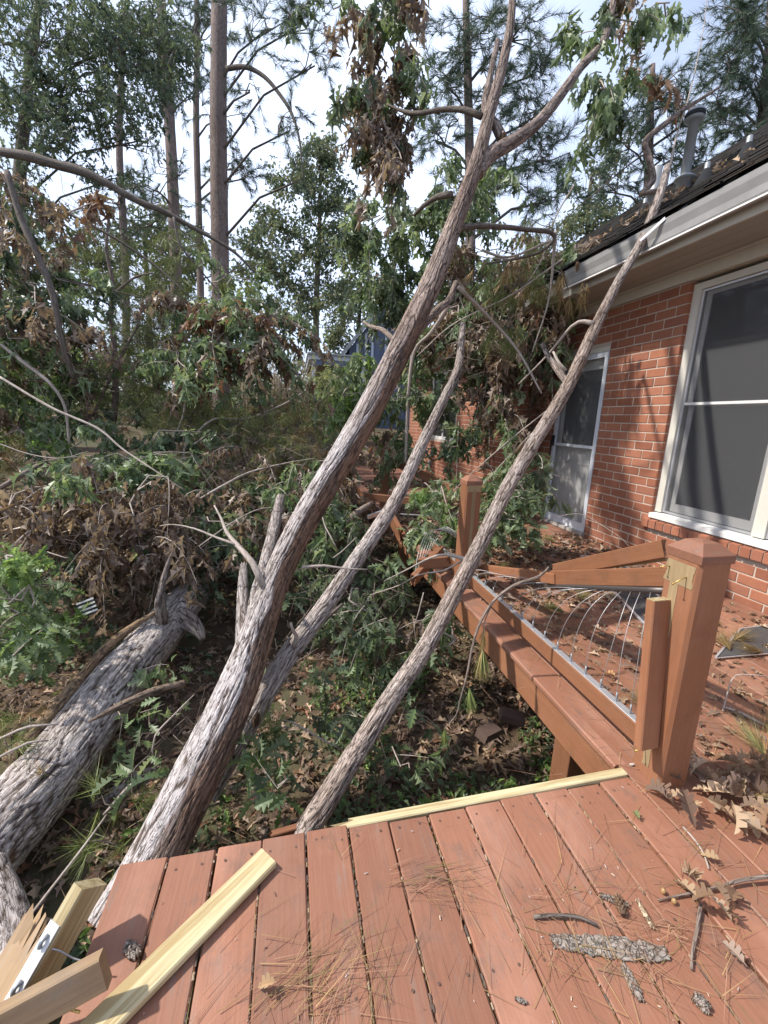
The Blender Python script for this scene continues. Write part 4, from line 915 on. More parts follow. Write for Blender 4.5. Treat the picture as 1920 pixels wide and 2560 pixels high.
blimb(t2, [(548, 1365, 2.50, .14), (556, 1290, 2.68, .11), (572, 1225, 2.9, .10), (590, 1150, 3.2, .10), (606, 1075, 3.6, .085)], 76, base=((.46, .42, .40), (.32, .27, .24)))
blimb(t2, [(526, 1410, 2.48, .11), (525, 1330, 2.62, .095), (525, 1270, 2.78, .08), (526, 1222, 2.95, .055)], 77, base=((.44, .40, .38), (.30, .25, .22)), snap=.03)
limb(t2, [(568, 1265, 2.44, .05), (545, 1215, 2.46, .042), (515, 1180, 2.55, .035), (490, 1150, 2.65, .026), (478, 1120, 2.75, .018), (463, 1092, 2.8, .012)], MTWIG)
limb(t2, [(515, 1178, 2.55, .02), (470, 1162, 2.6, .017), (420, 1142, 2.65, .013), (375, 1133, 2.7, .009), (345, 1136, 2.75, .006)], MTWIG, 7)
limb(t2, [(652, 1225, 2.5, .022), (700, 1222, 2.5, .018), (745, 1228, 2.52, .012), (795, 1230, 2.55, .006)], MTWIG, 7)

t3 = thing('slender_leaning_trunk', 'slender oak trunk leaning between the stripped trunk and the deck corner post', 'tree', A(540, 1545, 2.5))
P, R = PX([(440, 1720, 2.25, .17), (500, 1620, 2.4, .165), (555, 1528, 2.5, .155), (620, 1420, 2.62, .145), (690, 1325, 2.78, .135), (755, 1232, 2.95, .128), (818, 1140, 3.15, .13), (858, 1075, 3.3, .12), (900, 985, 3.5, .115), (938, 905, 3.7, .108), (966, 848, 3.85, .10), (990, 790, 4.1, .09), (1000, 700, 4.5, .07)])
obj('trunk', trunk_me('trunk', P, R*.80, 64, .011, .006, 44, 3.4, 31, peel_patch(.78), base=((.48, .43, .40), (.33, .27, .23))), MBARK, t3)
limb(t3, [(635, 1395, 2.6, .035), (640, 1375, 2.55, .028), (632, 1360, 2.5, .022), (628, 1345, 2.48, .018)], MTWIG, 8, .02, 'branch_stub')
limb(t3, [(640, 1390, 2.9, .05), (700, 1340, 3.0, .04), (740, 1305, 3.1, .03)], MDARKB)

t4 = thing('roof_leaning_trunk', 'slim trunk resting on the gutter, leaning across the deck railing', 'tree', A(665, 1790, 2.0))
P, R = PX([(600, 1890, 1.9, .165), (665, 1790, 2.02, .160), (760, 1640, 2.18, .150), (850, 1500, 2.32, .138), (918, 1400, 2.43, .130), (985, 1275, 2.58, .135), (1040, 1170, 2.72, .128), (1092, 1062, 2.86, .130), (1150, 962, 3.0, .128), (1228, 832, 3.22, .128), (1282, 715, 3.42, .118), (1332, 615, 3.6, .098), (1382, 528, 3.75, .10), (1420, 435, 3.85, .095), (1442, 362, 3.95, .085)])
obj('trunk', trunk_me('trunk', P, R*.70, 64, .011, .006, 44, 3.4, 41, peel_patch(.74), base=((.47, .405, .365), (.31, .24, .195)), snap=.03), MBARK, t4)
limb(t4, [(1282, 700, 3.42, .05), (1262, 695, 3.45, .04), (1235, 705, 3.5, .03), (1180, 770, 3.7, .02), (1120, 830, 3.9, .014)], MTWIG)
blimb(t4, [(1225, 825, 3.25, .07), (1205, 800, 3.35, .06), (1185, 770, 3.45, .05), (1172, 745, 3.5, .04)], 78, snap=.02)
limb(t4, [(1222, 800, 3.25, .035), (1208, 785, 3.25, .03), (1195, 760, 3.3, .02)], MTWIG, 8, .04)
limb(t4, [(1038, 1218, 2.68, .04), (1005, 1208, 2.75, .034), (965, 1198, 2.85, .026), (930, 1205, 2.9, .018), (880, 1230, 2.95, .012), (830, 1255, 3.0, .006)], MTWIG)
limb(t4, [(1000, 1210, 2.76, .016), (960, 1232, 2.75, .014), (920, 1238, 2.75, .010), (900, 1244, 2.75, .005)], MTWIG, 7)
br = thing('broken_crown_stub', 'broken crooked branch standing over the roof edge beside the flue pipe', 'branch', roof_at(1400, 4.2))
blimb(br, [(1385, 420, 4.15, .05), (1402, 400, 4.2, .075), (1410, 385, 4.25, .075), (1402, 340, 4.3, .07), (1395, 305, 4.35, .07), (1440, 265, 4.4, .065), (1480, 235, 4.5, .05), (1520, 210, 4.6, .04), (1555, 188, 4.7, .025)], 79, base=((.32, .25, .21), (.21, .155, .125)))
limb(br, [(1385, 418, 4.15, .05), (1420, 412, 4.15, .06), (1440, 395, 4.12, .05)], MLIMB, 10, .03)
limb(br, [(1412, 320, 4.4, .02), (1360, 355, 4.5, .018), (1300, 405, 4.6, .014), (1240, 455, 4.8, .012), (1195, 505, 5.0, .008)], MDARKB, 7)
limb(br, [(1440, 395, 4.3, .03), (1460, 300, 4.5, .022), (1490, 200, 4.7, .015), (1520, 60, 5.0, .01), (1530, -40, 5.2, .008)], MTWIG, 7)

# ------------------------------------------------------------------ foliage of the fallen crowns
def twigs_to(parent, anchors, C, r0=.006, frac=.5, mat=None, name='twigs'):
    """thin twigs from points on the limbs to the leaf clumps; joined, too fine to pick apart"""
    anchors = np.asarray(anchors); m_ = MB(); vecs = []
    for c in C:
        if rng.random() > frac: continue
        d = np.linalg.norm(anchors-c, axis=1); a = anchors[np.argmin(d*(1+.5*rng.random(len(d))))]
        mid = (a+c)/2+rng.normal(size=3)*np.linalg.norm(a-c)*.13
        V, P, vec, _ = tube(np.array([a, mid, c]), [r0, r0*.75, r0*.4], 4, cap=False); m_.add(V, P); vecs.append(vec)
    if m_.n:
        me = mesh(name, np.concatenate(m_.V), [np.concatenate(v) for v in m_.P.values()], vec=np.concatenate(vecs), smooth=True)
        return obj(name, me, mat or MTWIG, parent, kind='stuff')
def tubes(name, items, mat, parent, sides=4):
    """many fine stems as one mesh: items are (path, radii)"""
    m_ = MB(); vecs = []
    for P, R in items:
        V, F, vec, _ = tube(P, R, sides, cap=False); m_.add(V, F); vecs.append(vec)
    return obj(name, mesh(name, np.concatenate(m_.V), [np.concatenate(v) for v in m_.P.values()], vec=np.concatenate(vecs), smooth=True), mat, parent, kind='stuff')
def crown(parent, masses, lod=1, size=.13, per=7, mat=MLEAF, name='foliage', limbs=True, spread=.13, r0=.006, L=.55, lmat=None, k=6):
    """masses: (x, y, depth, rx, ry, rd, n, colours, droop[, mix])"""
    parts = []; items = []
    for m_ in masses:
        cx, cy, d, rx, ry, rd, n, cols, dr = m_[:9]; mix = m_[9] if len(m_) > 9 else None
        C, sid, P = sprays((cx, cy, d), (rx, ry, rd), n*1.5, L, k, dr)
        parts.append(oak_clumps(C, per, size, cols, lod, dr, spread, mix, sid))
        anc = [A(cx+rx*a*.5, cy+ry*b*.4, d+rd*e*.4) for a, b, e in rng.normal(size=(max(2, n//14), 3))*.7]; anc = np.array(anc)
        for q in P:
            items.append((q, np.linspace(r0, r0*.35, len(q))))
            if rng.random() < .7:
                a = anc[np.argmin(np.linalg.norm(anc-q[0], axis=1)*(1+.4*rng.random(len(anc))))]; items.append((np.array([a, (a+q[0])/2+rng.normal(size=3)*.05, q[0]]), [r0*1.6, r0*1.3, r0]))
    f = leaves_obj(name, parts, mat, parent)
    if limbs: tubes('twigs', items, lmat or MTWIG, parent)
    return f
G, B_, RU, DK, LU, TN = 'green', 'brown', 'rust', 'dark', 'lush', 'tan'
# crown of the leaning oak: wilted bunches high up
crown(t2, [(835, 50, 4.3, 70, 75, .5, 50, [B_, DK, G], 1.5, [.5, .85, 1]), (815, 185, 4.2, 40, 60, .4, 34, [B_, DK], 1.6, [.7, 1]), (835, 310, 4.2, 60, 60, .4, 66, [B_, DK, B_], 1.6, [.6, .85, 1]),
           (885, 120, 4.3, 30, 90, .4, 26, [G, B_], 1.5), (1298, 180, 4.1, 30, 38, .2, 26, [DK, G], 1.7), (1228, 80, 4.2, 28, 25, .2, 10, [G, DK], 1.2), (1345, 30, 4.3, 50, 40, .3, 24, [DK, B_, G], 1.5), (1430, 8, 4.5, 30, 20, .2, 8, [G, DK], 1.4),
           (1395, 165, 4.6, 28, 14, .2, 6, [G, RU], 1.2), (700, 10, 5.0, 70, 25, .4, 8, [DK, G], 1.3)], 1, .14, 7, L=.33)
# oak crown that came down on the eave
ok = thing('fallen_oak', 'tangled crown of wilting green and brown oak leaves resting on the eave', 'tree', A(1050, 900, 5.0))
crown(ok, [(1175, 690, 5.7, 55, 55, .35, 75, [B_, B_, G], 1.3), (1120, 620, 6.0, 80, 40, .4, 80, [B_, G, B_], 1.2), (1210, 560, 5.5, 45, 40, .3, 45, [B_, G], 1.1), (1060, 760, 6.0, 60, 45, .4, 50, [B_, G], 1.2), (772, 835, 6.6, 38, 52, .4, 70, [G, LU, G], .9), (836, 610, 7.6, 38, 32, .4, 60, [G, DK, B_], .9), (1000, 420, 6.4, 95, 50, .6, 84, [G, DK], 1.1), (860, 470, 6.8, 95, 55, .6, 110, [G, DK], 1.0), (790, 500, 7.2, 40, 45, .5, 35, [G, G, 'far'], 1.0), (1110, 560, 6.3, 110, 45, .6, 100, [B_, G, 'pine'], 1.2, [.5, .8, 1]), (1250, 555, 5.3, 45, 40, .3, 44, [B_, G], 1.0, [.75, 1]),
           (1215, 620, 5.6, 45, 45, .3, 59, [B_, RU, G], 1.2, [.6, .8, 1]), (1080, 690, 6.2, 120, 75, .6, 221, [B_, G, B_], 1.2), (1140, 770, 5.9, 65, 60, .5, 110, [B_, G, RU], 1.2, [.6, .85, 1]), (990, 650, 6.2, 60, 60, .5, 84, [G, B_], .9), (950, 740, 6.4, 60, 50, .5, 71, [G, G, B_], .9),
           (1000, 830, 6.5, 75, 40, .5, 37, [G, G], .9), (885, 870, 6.4, 65, 60, .5, 60, [G, G, DK], .9), (860, 955, 6.6, 35, 35, .4, 22, [B_, G], 1.3), (990, 945, 6.0, 35, 35, .4, 22, [G, DK], .9), (1110, 910, 5.6, 45, 45, .4, 40, [G, B_], 1.1), (950, 560, 6.8, 60, 50, .5, 59, [G, G], .8), (848, 650, 7.4, 22, 30, .3, 57, [G, DK], .9), (1060, 870, 6.0, 40, 35, .4, 15, [G, B_, RU], 1.1)], 1, .15, 7, L=.5)
for rows in ([(990, 620, 4.2, .05), (1060, 690, 4.5, .04), (1120, 760, 4.6, .03), (1170, 850, 4.5, .02)], [(1200, 500, 4.3, .04), (1195, 560, 4.5, .035), (1185, 650, 4.6, .025), (1150, 760, 4.6, .015)], [(970, 660, 4.4, .05), (930, 720, 4.6, .045), (895, 760, 4.8, .04), (880, 860, 5.0, .03)],
             [(1190, 880, 4.2, .016), (1090, 960, 4.3, .014), (1000, 1040, 4.4, .010), (930, 1110, 4.5, .006)], [(1180, 905, 4.2, .012), (1100, 985, 4.25, .010), (1030, 1060, 4.3, .006)], [(1215, 560, 4.4, .02), (1100, 640, 4.7, .02), (980, 700, 5.0, .02), (900, 770, 5.2, .015)], [(890, 760, 5.6, .04), (884, 830, 5.8, .05), (880, 900, 6.0, .05), (876, 1000, 6.2, .05)],
             [(1240, 400, 4.8, .02), (1200, 470, 4.8, .02), (1170, 560, 4.8, .018), (1120, 640, 4.8, .012)], [(1040, 540, 4.5, .03), (1100, 555, 4.5, .025), (1190, 520, 4.4, .03)]):
    limb(ok, rows, MTWIG, 8, .06, 'branch')
db = thing('oak_branch_at_door', 'leafy green oak branch lying on the deck in front of the screen door', 'branch', A(1120, 1090, 4.5))
crown(db, [(1095, 1090, 4.3, 55, 38, .3, 40, [G, G, DK], .6), (1155, 1025, 4.35, 32, 22, .2, 12, [G, DK], .8), (1060, 1020, 4.6, 35, 30, .3, 14, [G], .7), (1080, 1130, 4.3, 55, 20, .3, 16, [DK, G], .6)], 0, .14, 6, L=.3)
limb(db, [(1230, 1035, 4.4, .008), (1170, 1025, 4.4, .012), (1100, 1060, 4.4, .015), (1020, 1120, 4.4, .01)], MTWIG, 7, .05, 'branch')
lb = thing('oak_branch_by_post', 'leafy oak branch drooping over the deck beside the second railing post', 'branch', A(960, 1080, 4.6))
crown(lb, [(955, 1070, 4.6, 35, 25, .25, 18, [G, LU], .8), (985, 1110, 4.5, 20, 35, .2, 12, [LU, G], .9), (900, 1165, 4.1, 22, 35, .2, 12, [G, LU], .8), (925, 1045, 4.9, 30, 18, .2, 8, [G], .8)], 0, .13, 5, L=.28)
# brush on the left
hb = thing('brown_oak_brush', 'heap of wilted brown oak leaves hanging over the big log', 'brush', A(260, 1100, 4.6))
crown(hb, [(270, 1090, 4.4, 160, 70, .6, 160, [B_, B_, G], 1.3, [.5, .86, 1]), (190, 1165, 4.2, 140, 50, .5, 90, [B_, B_], 1.3), (400, 1150, 4.4, 90, 50, .4, 60, [B_, G, DK], 1.2, [.6, .85, 1]), (50, 1090, 4.2, 70, 55, .4, 60, [B_, TN], 1.2, [.8, 1]), (300, 1185, 4.1, 110, 35, .3, 60, [B_, B_], 1.3), (110, 1225, 3.9, 80, 30, .3, 30, [B_, DK], 1.1)], 1, .13, 7, L=.42)
hg = thing('green_oak_brush', 'green oak foliage draped over the top of the brown leaf heap', 'brush', A(280, 1010, 4.9))
crown(hg, [(150, 790, 6.2, 110, 45, .5, 36, [G, LU], .7), (285, 995, 4.9, 150, 32, .4, 80, [G, G, DK], .8), (120, 930, 5.4, 120, 55, .5, 70, [G, LU, DK], .8), (400, 950, 5.4, 90, 35, .4, 22, [G, DK], .8), (60, 840, 5.8, 80, 55, .5, 34, [G, DK, LU], .8), (480, 1065, 5.2, 80, 50, .4, 40, [G, DK, B_], .8), (200, 850, 6.2, 90, 40, .5, 22, [G, DK], .8)], 1, .14, 7, L=.5)
ho = thing('rusty_oak_spray', 'oak spray of green and rust-red leaves hanging before the big pine', 'branch', A(480, 730, 5.8))
crown(ho, [(470, 620, 6.2, 80, 30, .4, 24, [G, 'pine'], .7), (490, 700, 5.8, 110, 60, .5, 90, [G, RU, G], .9), (560, 740, 5.8, 65, 55, .4, 55, [B_, G, RU], 1.2), (420, 770, 5.6, 80, 45, .4, 50, [G, DK, B_], 1.), (440, 680, 5.9, 60, 40, .4, 35, [RU, B_], 1.1), (600, 680, 6.0, 45, 35, .3, 18, [DK, B_], 1.), (560, 660, 6.0, 60, 35, .3, 20, [G], .9)], 1, .15, 7)
hd = thing('dark_oak_brush', 'dark brown and green oak foliage at the far left edge', 'brush', A(50, 650, 5.2))
crown(hd, [(-130, 900, 5.6, 110, 150, .8, 110, [G, DK, B_], 1.0), (-160, 600, 6.0, 120, 130, .8, 90, [G, DK, B_], 1.0), (-140, 1150, 4.6, 90, 80, .6, 60, [B_, G], 1.1), (40, 620, 5.2, 80, 110, .5, 100, [B_, DK, G], 1.1), (110, 720, 5.4, 70, 70, .5, 60, [B_, DK], 1.1), (30, 440, 5.4, 60, 80, .4, 45, [RU, B_, DK], 1.0), (170, 600, 5.8, 60, 60, .4, 30, [DK, G], .9), (150, 450, 5.6, 60, 25, .3, 18, [RU, B_], 1.1), (30, 750, 5.2, 60, 60, .4, 50, [B_, G], 1.0)], 1, .15, 7)
hl = thing('bright_oak_sapling', 'bright green oak leaves close by on the left above the fallen log', 'plant', A(70, 1330, 3.2))
crown(hl, [(45, 1290, 3.0, 60, 55, .25, 22, [LU, G], .5), (110, 1390, 3.0, 50, 35, .2, 12, [LU, G], .5), (30, 1400, 2.9, 60, 50, .25, 22, [LU, G], .5), (20, 1210, 3.1, 45, 40, .25, 16, [LU, LU], .4)], 0, .12, 6, L=.28)
hm = thing('oak_brush_by_trunk', 'tangle of green oak leaves behind the stripped leaning trunk', 'brush', A(620, 1130, 4.6))
crown(hm, [(600, 1120, 4.6, 90, 70, .5, 75, [G, DK, B_], .9), (680, 1040, 5.0, 80, 60, .4, 60, [B_, G], 1.1), (570, 1000, 5.4, 90, 45, .4, 40, [G, 'pine', B_], .8), (690, 1130, 4.6, 70, 60, .4, 50, [G, DK], .9), (520, 1180, 4.4, 70, 40, .3, 35, [G, DK], .8), (710, 970, 5.6, 50, 45, .4, 32, [B_, RU, G], 1.), (745, 1060, 5.3, 40, 60, .3, 28, [B_, B_, G], 1.3)], 1, .13, 7, L=.42)
hu = thing('oak_sprays_under_trunks', 'dark green oak sprays hanging in the gap between the slender trunks', 'brush', A(810, 1330, 3.8))
crown(hu, [(800, 1300, 3.6, 60, 60, .3, 23, [G, DK], .9), (840, 1370, 3.5, 60, 40, .3, 19, [G, DK], .8), (975, 1390, 3.3, 45, 55, .25, 18, [G, DK], 1.0), (700, 1260, 4.2, 50, 45, .3, 18, [G, DK], .8), (780, 1200, 4.3, 60, 40, .3, 18, [G, DK], .8), (930, 1330, 3.4, 25, 35, .2, 5, [DK, B_], 1.1), (845, 1235, 4.0, 30, 30, .2, 7, [G, DK], .8)], 0, .13, 6, L=.32)
hs = thing('oak_seedling_patch', 'broad-leaved oak seedlings growing beside the log behind the deck edge', 'plant', A(640, 1570, 2.6))
crown(hs, [(640, 1560, 2.65, 75, 35, .2, 8, [G, G, DK], .3), (560, 1580, 2.6, 60, 30, .2, 4, [G], .3), (720, 1480, 2.9, 70, 40, .25, 6, [G, DK], .4), (860, 1660, 2.45, 70, 40, .2, 6, [DK, G], .3), (790, 1560, 2.6, 70, 40, .2, 5, [G, DK], .3), (290, 1540, 2.7, 45, 30, .2, 5, [G, LU], .4), (360, 1440, 3.0, 35, 25, .2, 4, [G], .4), (520, 1700, 2.3, 40, 40, .15, 4, [G], .3), (600, 1700, 2.25, 40, 40, .15, 4, [G, LU], .3), (890, 1540, 2.65, 70, 40, .2, 5, [DK, G], .3), (310, 1640, 2.5, 40, 30, .2, 3, [G], .3)], 0, .115, 4, r0=.003, L=.25, k=4)

# pine boughs that came down with them
def pine_bough(name, label, masses, ln=.16, per=26, thick=1.0, cat='branch', frac=.8, loc=None):
    t_ = thing(name, label, cat, loc if loc is not None else A(*masses[0][:3])); parts = []; allC = []; anc = []
    for (cx, cy, d, rx, ry, rd, n, cols, dr) in masses:
        C = ell((cx, cy, d), (rx, ry, rd), n); parts.append(pine_tufts(C, per, ln, cols, thick, dr)); allC.append(C)
        anc += [A(cx+rx*a*.5, cy+ry*b*.4, d+rd*e*.4) for a, b, e in rng.normal(size=(max(2, n//8), 3))*.7]
    leaves_obj('needles', parts, MNEED, t_); twigs_to(t_, anc, np.concatenate(allC), .006, frac, MDARKB); return t_
pb = pine_bough('fallen_pine_top', 'fallen pine top with drooping green needles left of the big pine', [(320, 640, 7.2, 120, 90, .7, 200, ['pine'], .9), (300, 780, 7.0, 120, 90, .7, 200, ['pine'], .9), (200, 560, 7.5, 110, 80, .7, 120, ['pine'], .7), (380, 540, 7.5, 80, 60, .6, 80, ['pine'], .7), (420, 860, 7.0, 70, 60, .5, 80, ['pine'], .8), (120, 760, 7.0, 110, 90, .6, 120, ['pine'], .8)], .22, 30, 1.1)
for rows in ([(245, 910, 6.2, .10), (250, 840, 6.2, .10), (247, 760, 6.2, .09), (240, 680, 6.2, .085), (243, 610, 6.3, .07), (230, 540, 6.3, .05), (235, 470, 6.4, .04)], [(240, 640, 6.2, .04), (290, 600, 6.2, .035), (330, 590, 6.3, .025)], [(395, 950, 6.6, .05), (420, 880, 6.8, .06), (430, 820, 6.9, .06)], [(200, 900, 6.0, .05), (250, 790, 6.1, .05), (300, 700, 6.3, .04)]): limb(pb, rows, MPINEB, 9, .08, 'branch')
pine_bough('pine_brush_mid', 'low mat of broken pine boughs beyond the trunks', [(560, 930, 7.0, 130, 50, .8, 150, ['pine', 'pine', 'pined'], .5), (620, 1000, 6.0, 90, 45, .6, 80, ['pine', 'pined'], .5), (480, 950, 6.6, 100, 50, .6, 110, ['pine', 'pined'], .5), (700, 900, 7.5, 70, 50, .6, 70, ['pine'], .5), (420, 1010, 6.0, 80, 40, .5, 60, ['pine'], .5), (250, 910, 8.0, 130, 45, .8, 110, ['pine', 'pined', 'pine'], .5), (430, 890, 9.0, 120, 40, .8, 110, ['pine', 'pine', 'pined'], .5), (620, 890, 9.0, 110, 40, .8, 110, ['pine', 'pined'], .5), (60, 920, 7.5, 110, 50, .8, 120, ['pine', 'pined'], .5), (10, 980, 6.5, 60, 60, .6, 70, ['pine', 'pined'], .5)], .2, 26, 1.15, 'brush')
pine_bough('bright_pine_brush', 'sunlit yellow-green pine sprays spread over the middle of the brush', [(520, 930, 5.9, 120, 50, .6, 130, ['pineb', 'pine'], .5), (380, 890, 6.0, 110, 50, .6, 110, ['pineb', 'pine'], .5), (620, 970, 5.6, 80, 45, .5, 80, ['pineb', 'pineb', 'pined'], .5), (240, 830, 6.1, 110, 55, .6, 90, ['pine', 'pineb'], .7), (330, 720, 6.3, 100, 70, .6, 110, ['pine', 'pineb'], .8), (560, 1030, 5.2, 70, 35, .4, 50, ['pineb', 'pined'], .5)], .17, 26, .9, 'brush')
pine_bough('pine_brush_on_eave', 'green and yellowing pine boughs caught on the eave near the gutter end', [(1100, 600, 4.9, 120, 45, .5, 60, ['pine', 'pined'], 1.2), (1160, 500, 5.0, 60, 40, .4, 26, ['pine'], 1.0), (1080, 720, 4.8, 60, 40, .4, 20, ['pine'], 1.2), (1250, 630, 4.5, 25, 35, .2, 7, ['pined'], 1.8), (1215, 600, 4.5, 20, 30, .2, 6, ['pined'], 1.8)], .2, 30, 1.0)
pine_bough('needle_tufts_by_log', 'loose pine needle tufts lying on and beside the big log', [(80, 1690, 2.35, 60, 35, .12, 5, ['pine', 'pine', 'pined'], .2), (240, 1740, 2.3, 60, 35, .15, 7, ['pine'], .2), (70, 1560, 2.7, 70, 40, .2, 8, ['pine', 'pined'], .2), (560, 1590, 2.4, 30, 30, .1, 4, ['pine'], .4), (30, 1620, 2.5, 30, 40, .15, 5, ['pine', 'pined'], .3), (230, 1820, 2.2, 50, 30, .1, 4, ['pine'], .2)], .17, 36, .9, 'needles', .3)
# the twig with three tassels hanging over the deck edge
ht = thing('hanging_pine_twig', 'thin pine twig with needle tassels hanging over the deck rim', 'twig', A(1080, 1300, 2.35))
limb(ht, [(1185, 1225, 2.32, .012), (1165, 1245, 2.3, .02), (1110, 1265, 2.3, .02), (1065, 1300, 2.3, .019), (1035, 1350, 2.3, .017), (1020, 1400, 2.3, .015), (1008, 1460, 2.3, .013), (992, 1520, 2.3, .010), (985, 1545, 2.3, .007), (960, 1575, 2.3, .005)], MLIMB, 10, .03, 'stem')
limb(ht, [(1065, 1300, 2.3, .010), (1048, 1340, 2.3, .008), (1042, 1380, 2.3, .006)], MLIMB, 7, .03, 'stem')
parts = []
for (x0, y0, x1, y1, n, cols, ln) in ((1046, 1360, 1042, 1440, 150, ['pined', 'pined'], .10), (1042, 1395, 1040, 1480, 300, ['pined', 'pine'], .17), (1014, 1485, 1020, 1560, 190, ['pine'], .125), (960, 1572, 962, 1640, 110, ['pine'], .095)):
    a_ = A(x0, y0, 2.3); ax = unit(A(x1, y1, 2.3)-a_); d = unit(ax+rng.normal(size=(n, 3))*.15); parts.append(scatter(needle_template(), np.repeat(a_[None], n, 0)+ax*rng.random((n, 1))*.03, d, rnd_sphere(n), ln*(.75+.4*rng.random(n)), pal(cols, n)*1.35, 1.3))
leaves_obj('needles', parts, MNEED, ht)
# sticks in the brush: each a branch of its own
sticks = [
 ('long bare branch slanting down across the left brush', [(0, 815, 4.6, .035), (110, 880, 4.5, .033), (210, 925, 4.45, .03), (265, 970, 4.4, .024), (340, 1020, 4.3, .018), (400, 1060, 4.3, .010)]),
 ('dark limb dropping from the left edge into the brush', [(-10, 735, 4.9, .05), (60, 790, 4.9, .05), (110, 830, 4.9, .045), (140, 880, 5.0, .04), (150, 960, 5.1, .03)]),
 ('curved reddish branch rising out of the mid brush', [(400, 1010, 5.6, .03), (398, 970, 5.6, .035), (430, 930, 5.7, .035), (465, 905, 5.8, .035), (520, 905, 6.0, .03), (600, 890, 6.2, .02)]),
 ('forked pale branch left of the slender trunk', [(370, 960, 5.8, .03), (395, 900, 5.8, .035), (402, 850, 5.9, .03), (415, 800, 6.0, .02)]),
 ('grey log end half buried in the mid brush', [(340, 975, 5.8, .07), (380, 950, 6.0, .075), (430, 930, 6.3, .07)]),
 ('branch slanting up from the heap toward the pale shrub', [(420, 1085, 4.5, .03), (480, 1050, 4.6, .03), (540, 1020, 4.8, .025), (620, 1000, 5.0, .018), (680, 990, 5.2, .01)]),
 ('thin arching twig over the left foliage', [(-10, 955, 4.2, .012), (60, 980, 4.2, .014), (130, 990, 4.2, .012), (190, 975, 4.3, .008)]),
 ('pale peeled stick at the far left below the heap', [(-10, 1060, 4.4, .06), (40, 1030, 4.5, .06), (90, 1000, 4.7, .05)]),
 ('dead stick crossing low under the brown heap', [(10, 1200, 3.9, .03), (60, 1150, 4.0, .03), (120, 1110, 4.2, .025)]),
 ('thin branch over the leaf heap pointing at the leaning trunk', [(430, 1180, 3.8, .012), (500, 1130, 4.0, .014), (560, 1100, 4.2, .012), (620, 1095, 4.4, .008)]),
 ('dark branch lying in the brush before the tan shrub', [(470, 940, 6.6, .04), (540, 905, 6.8, .045), (620, 870, 7.0, .04), (680, 830, 7.4, .03)]),
 ('crooked grey twig below the mid brush', [(560, 1080, 4.6, .012), (600, 1045, 4.7, .014), (650, 1035, 4.8, .016), (700, 1010, 4.9, .01)]),
 ('bare twig curving beside the deck gap', [(730, 1190, 3.6, .012), (715, 1160, 3.6, .014), (700, 1130, 3.7, .012), (690, 1080, 3.8, .006)]),
 ('short twig forked over the dark gap', [(720, 1205, 3.4, .012), (740, 1190, 3.4, .012), (770, 1160, 3.5, .006)]),
 ('dark root-like limb in shade behind the slender trunk', [(690, 1190, 4.4, .10), (730, 1150, 4.5, .12), (770, 1110, 4.7, .11), (800, 1090, 5.0, .08)]),
 ('pale forked twig on the ground by the seedlings', [(740, 1620, 2.5, .008), (700, 1600, 2.5, .012), (650, 1570, 2.5, .012), (610, 1555, 2.55, .008), (560, 1570, 2.6, .005)]),
 ('bent twig rising from the litter between the big trunks', [(330, 1640, 2.5, .012), (335, 1590, 2.5, .014), (380, 1540, 2.6, .012), (420, 1500, 2.7, .008)]),
 ('thin stick lying over the crooked log', [(225, 1760, 2.35, .02), (290, 1690, 2.4, .022), (345, 1680, 2.5, .015)]),
 ('thin stick leaning beside the near deck corner', [(40, 2010, 1.7, .010), (110, 1920, 1.85, .014), (180, 1830, 2.0, .014), (230, 1760, 2.15, .008)]),
 ('short twig crossing the big log at the left', [(-10, 1600, 2.35, .014), (60, 1570, 2.35, .016), (125, 1565, 2.4, .010)]),
 ('grey twig at the log foot near the left edge', [(-10, 1640, 2.1, .014), (60, 1605, 2.15, .016), (105, 1600, 2.2, .008)]),
 ('twig reaching from the slender trunk into the sprays', [(800, 1285, 3.3, .008), (860, 1265, 3.2, .010), (905, 1240, 3.1, .008)]),
 ('forked twig drooping under the broken rail end', [(915, 1280, 2.9, .010), (905, 1320, 2.9, .010), (895, 1360, 2.95, .008), (905, 1400, 3.0, .005)]),
 ('long thin stem sweeping across the brick wall', [(1165, 1125, 4.2, .006), (1250, 1110, 4.2, .008), (1300, 1135, 4.1, .007), (1345, 1165, 4.0, .005), (1365, 1190, 3.95, .004)]),
]
for lab, rows in sticks:
    P, R = PX(rows); V, polys, vec, _ = tube(P, R*.85, 8, .05, knob=.15, seed=int(rng.integers(0, 999)))
    tag(obj('fallen_branch', mesh('fallen_branch', V, polys, vec=vec, smooth=True), MTWIG if R.max() < .03 else MLIMB), lab, 'branch', 'broken branches in the brush')
# fine tangle of twigs through the brush
m_ = MB(); vecs = []
for (cx, cy, d, rx, ry, rd, n) in ((200, 800, 5.6, 220, 220, 1.0, 220), (500, 1000, 5.5, 180, 110, 1.0, 230), (650, 850, 7.0, 90, 90, .8, 80), (1080, 720, 5.4, 150, 150, .6, 150), (700, 1300, 3.6, 180, 150, .6, 80), (300, 1150, 4.2, 250, 90, .4, 130), (200, 450, 6.5, 200, 150, 1.0, 120), (450, 1620, 2.6, 150, 120, .2, 60)):
    C = ell((cx, cy, d), (rx, ry, rd), n, .0); D = unit(rng.normal(size=(n, 3))*(1, .6, .8))
    for c, dd in zip(C, D):
        L = .12+.34*rng.random()**2; r_ = .0015+.0028*rng.random(); b = rng.normal(size=3)*.075
        V, P, vec, _ = tube(np.array([c-dd*L/2, c+b, c+dd*L/2+b*.5]), [r_, r_*.8, r_*.4], 4, cap=False); m_.add(V, P); vecs.append(vec)
o = obj('twig_tangle', mesh('twig_tangle', np.concatenate(m_.V), [np.concatenate(v) for v in m_.P.values()], vec=np.concatenate(vecs), smooth=True), MLIMB, kind='stuff'); tag(o, 'fine tangle of bare twigs running through the fallen brush', 'twigs')

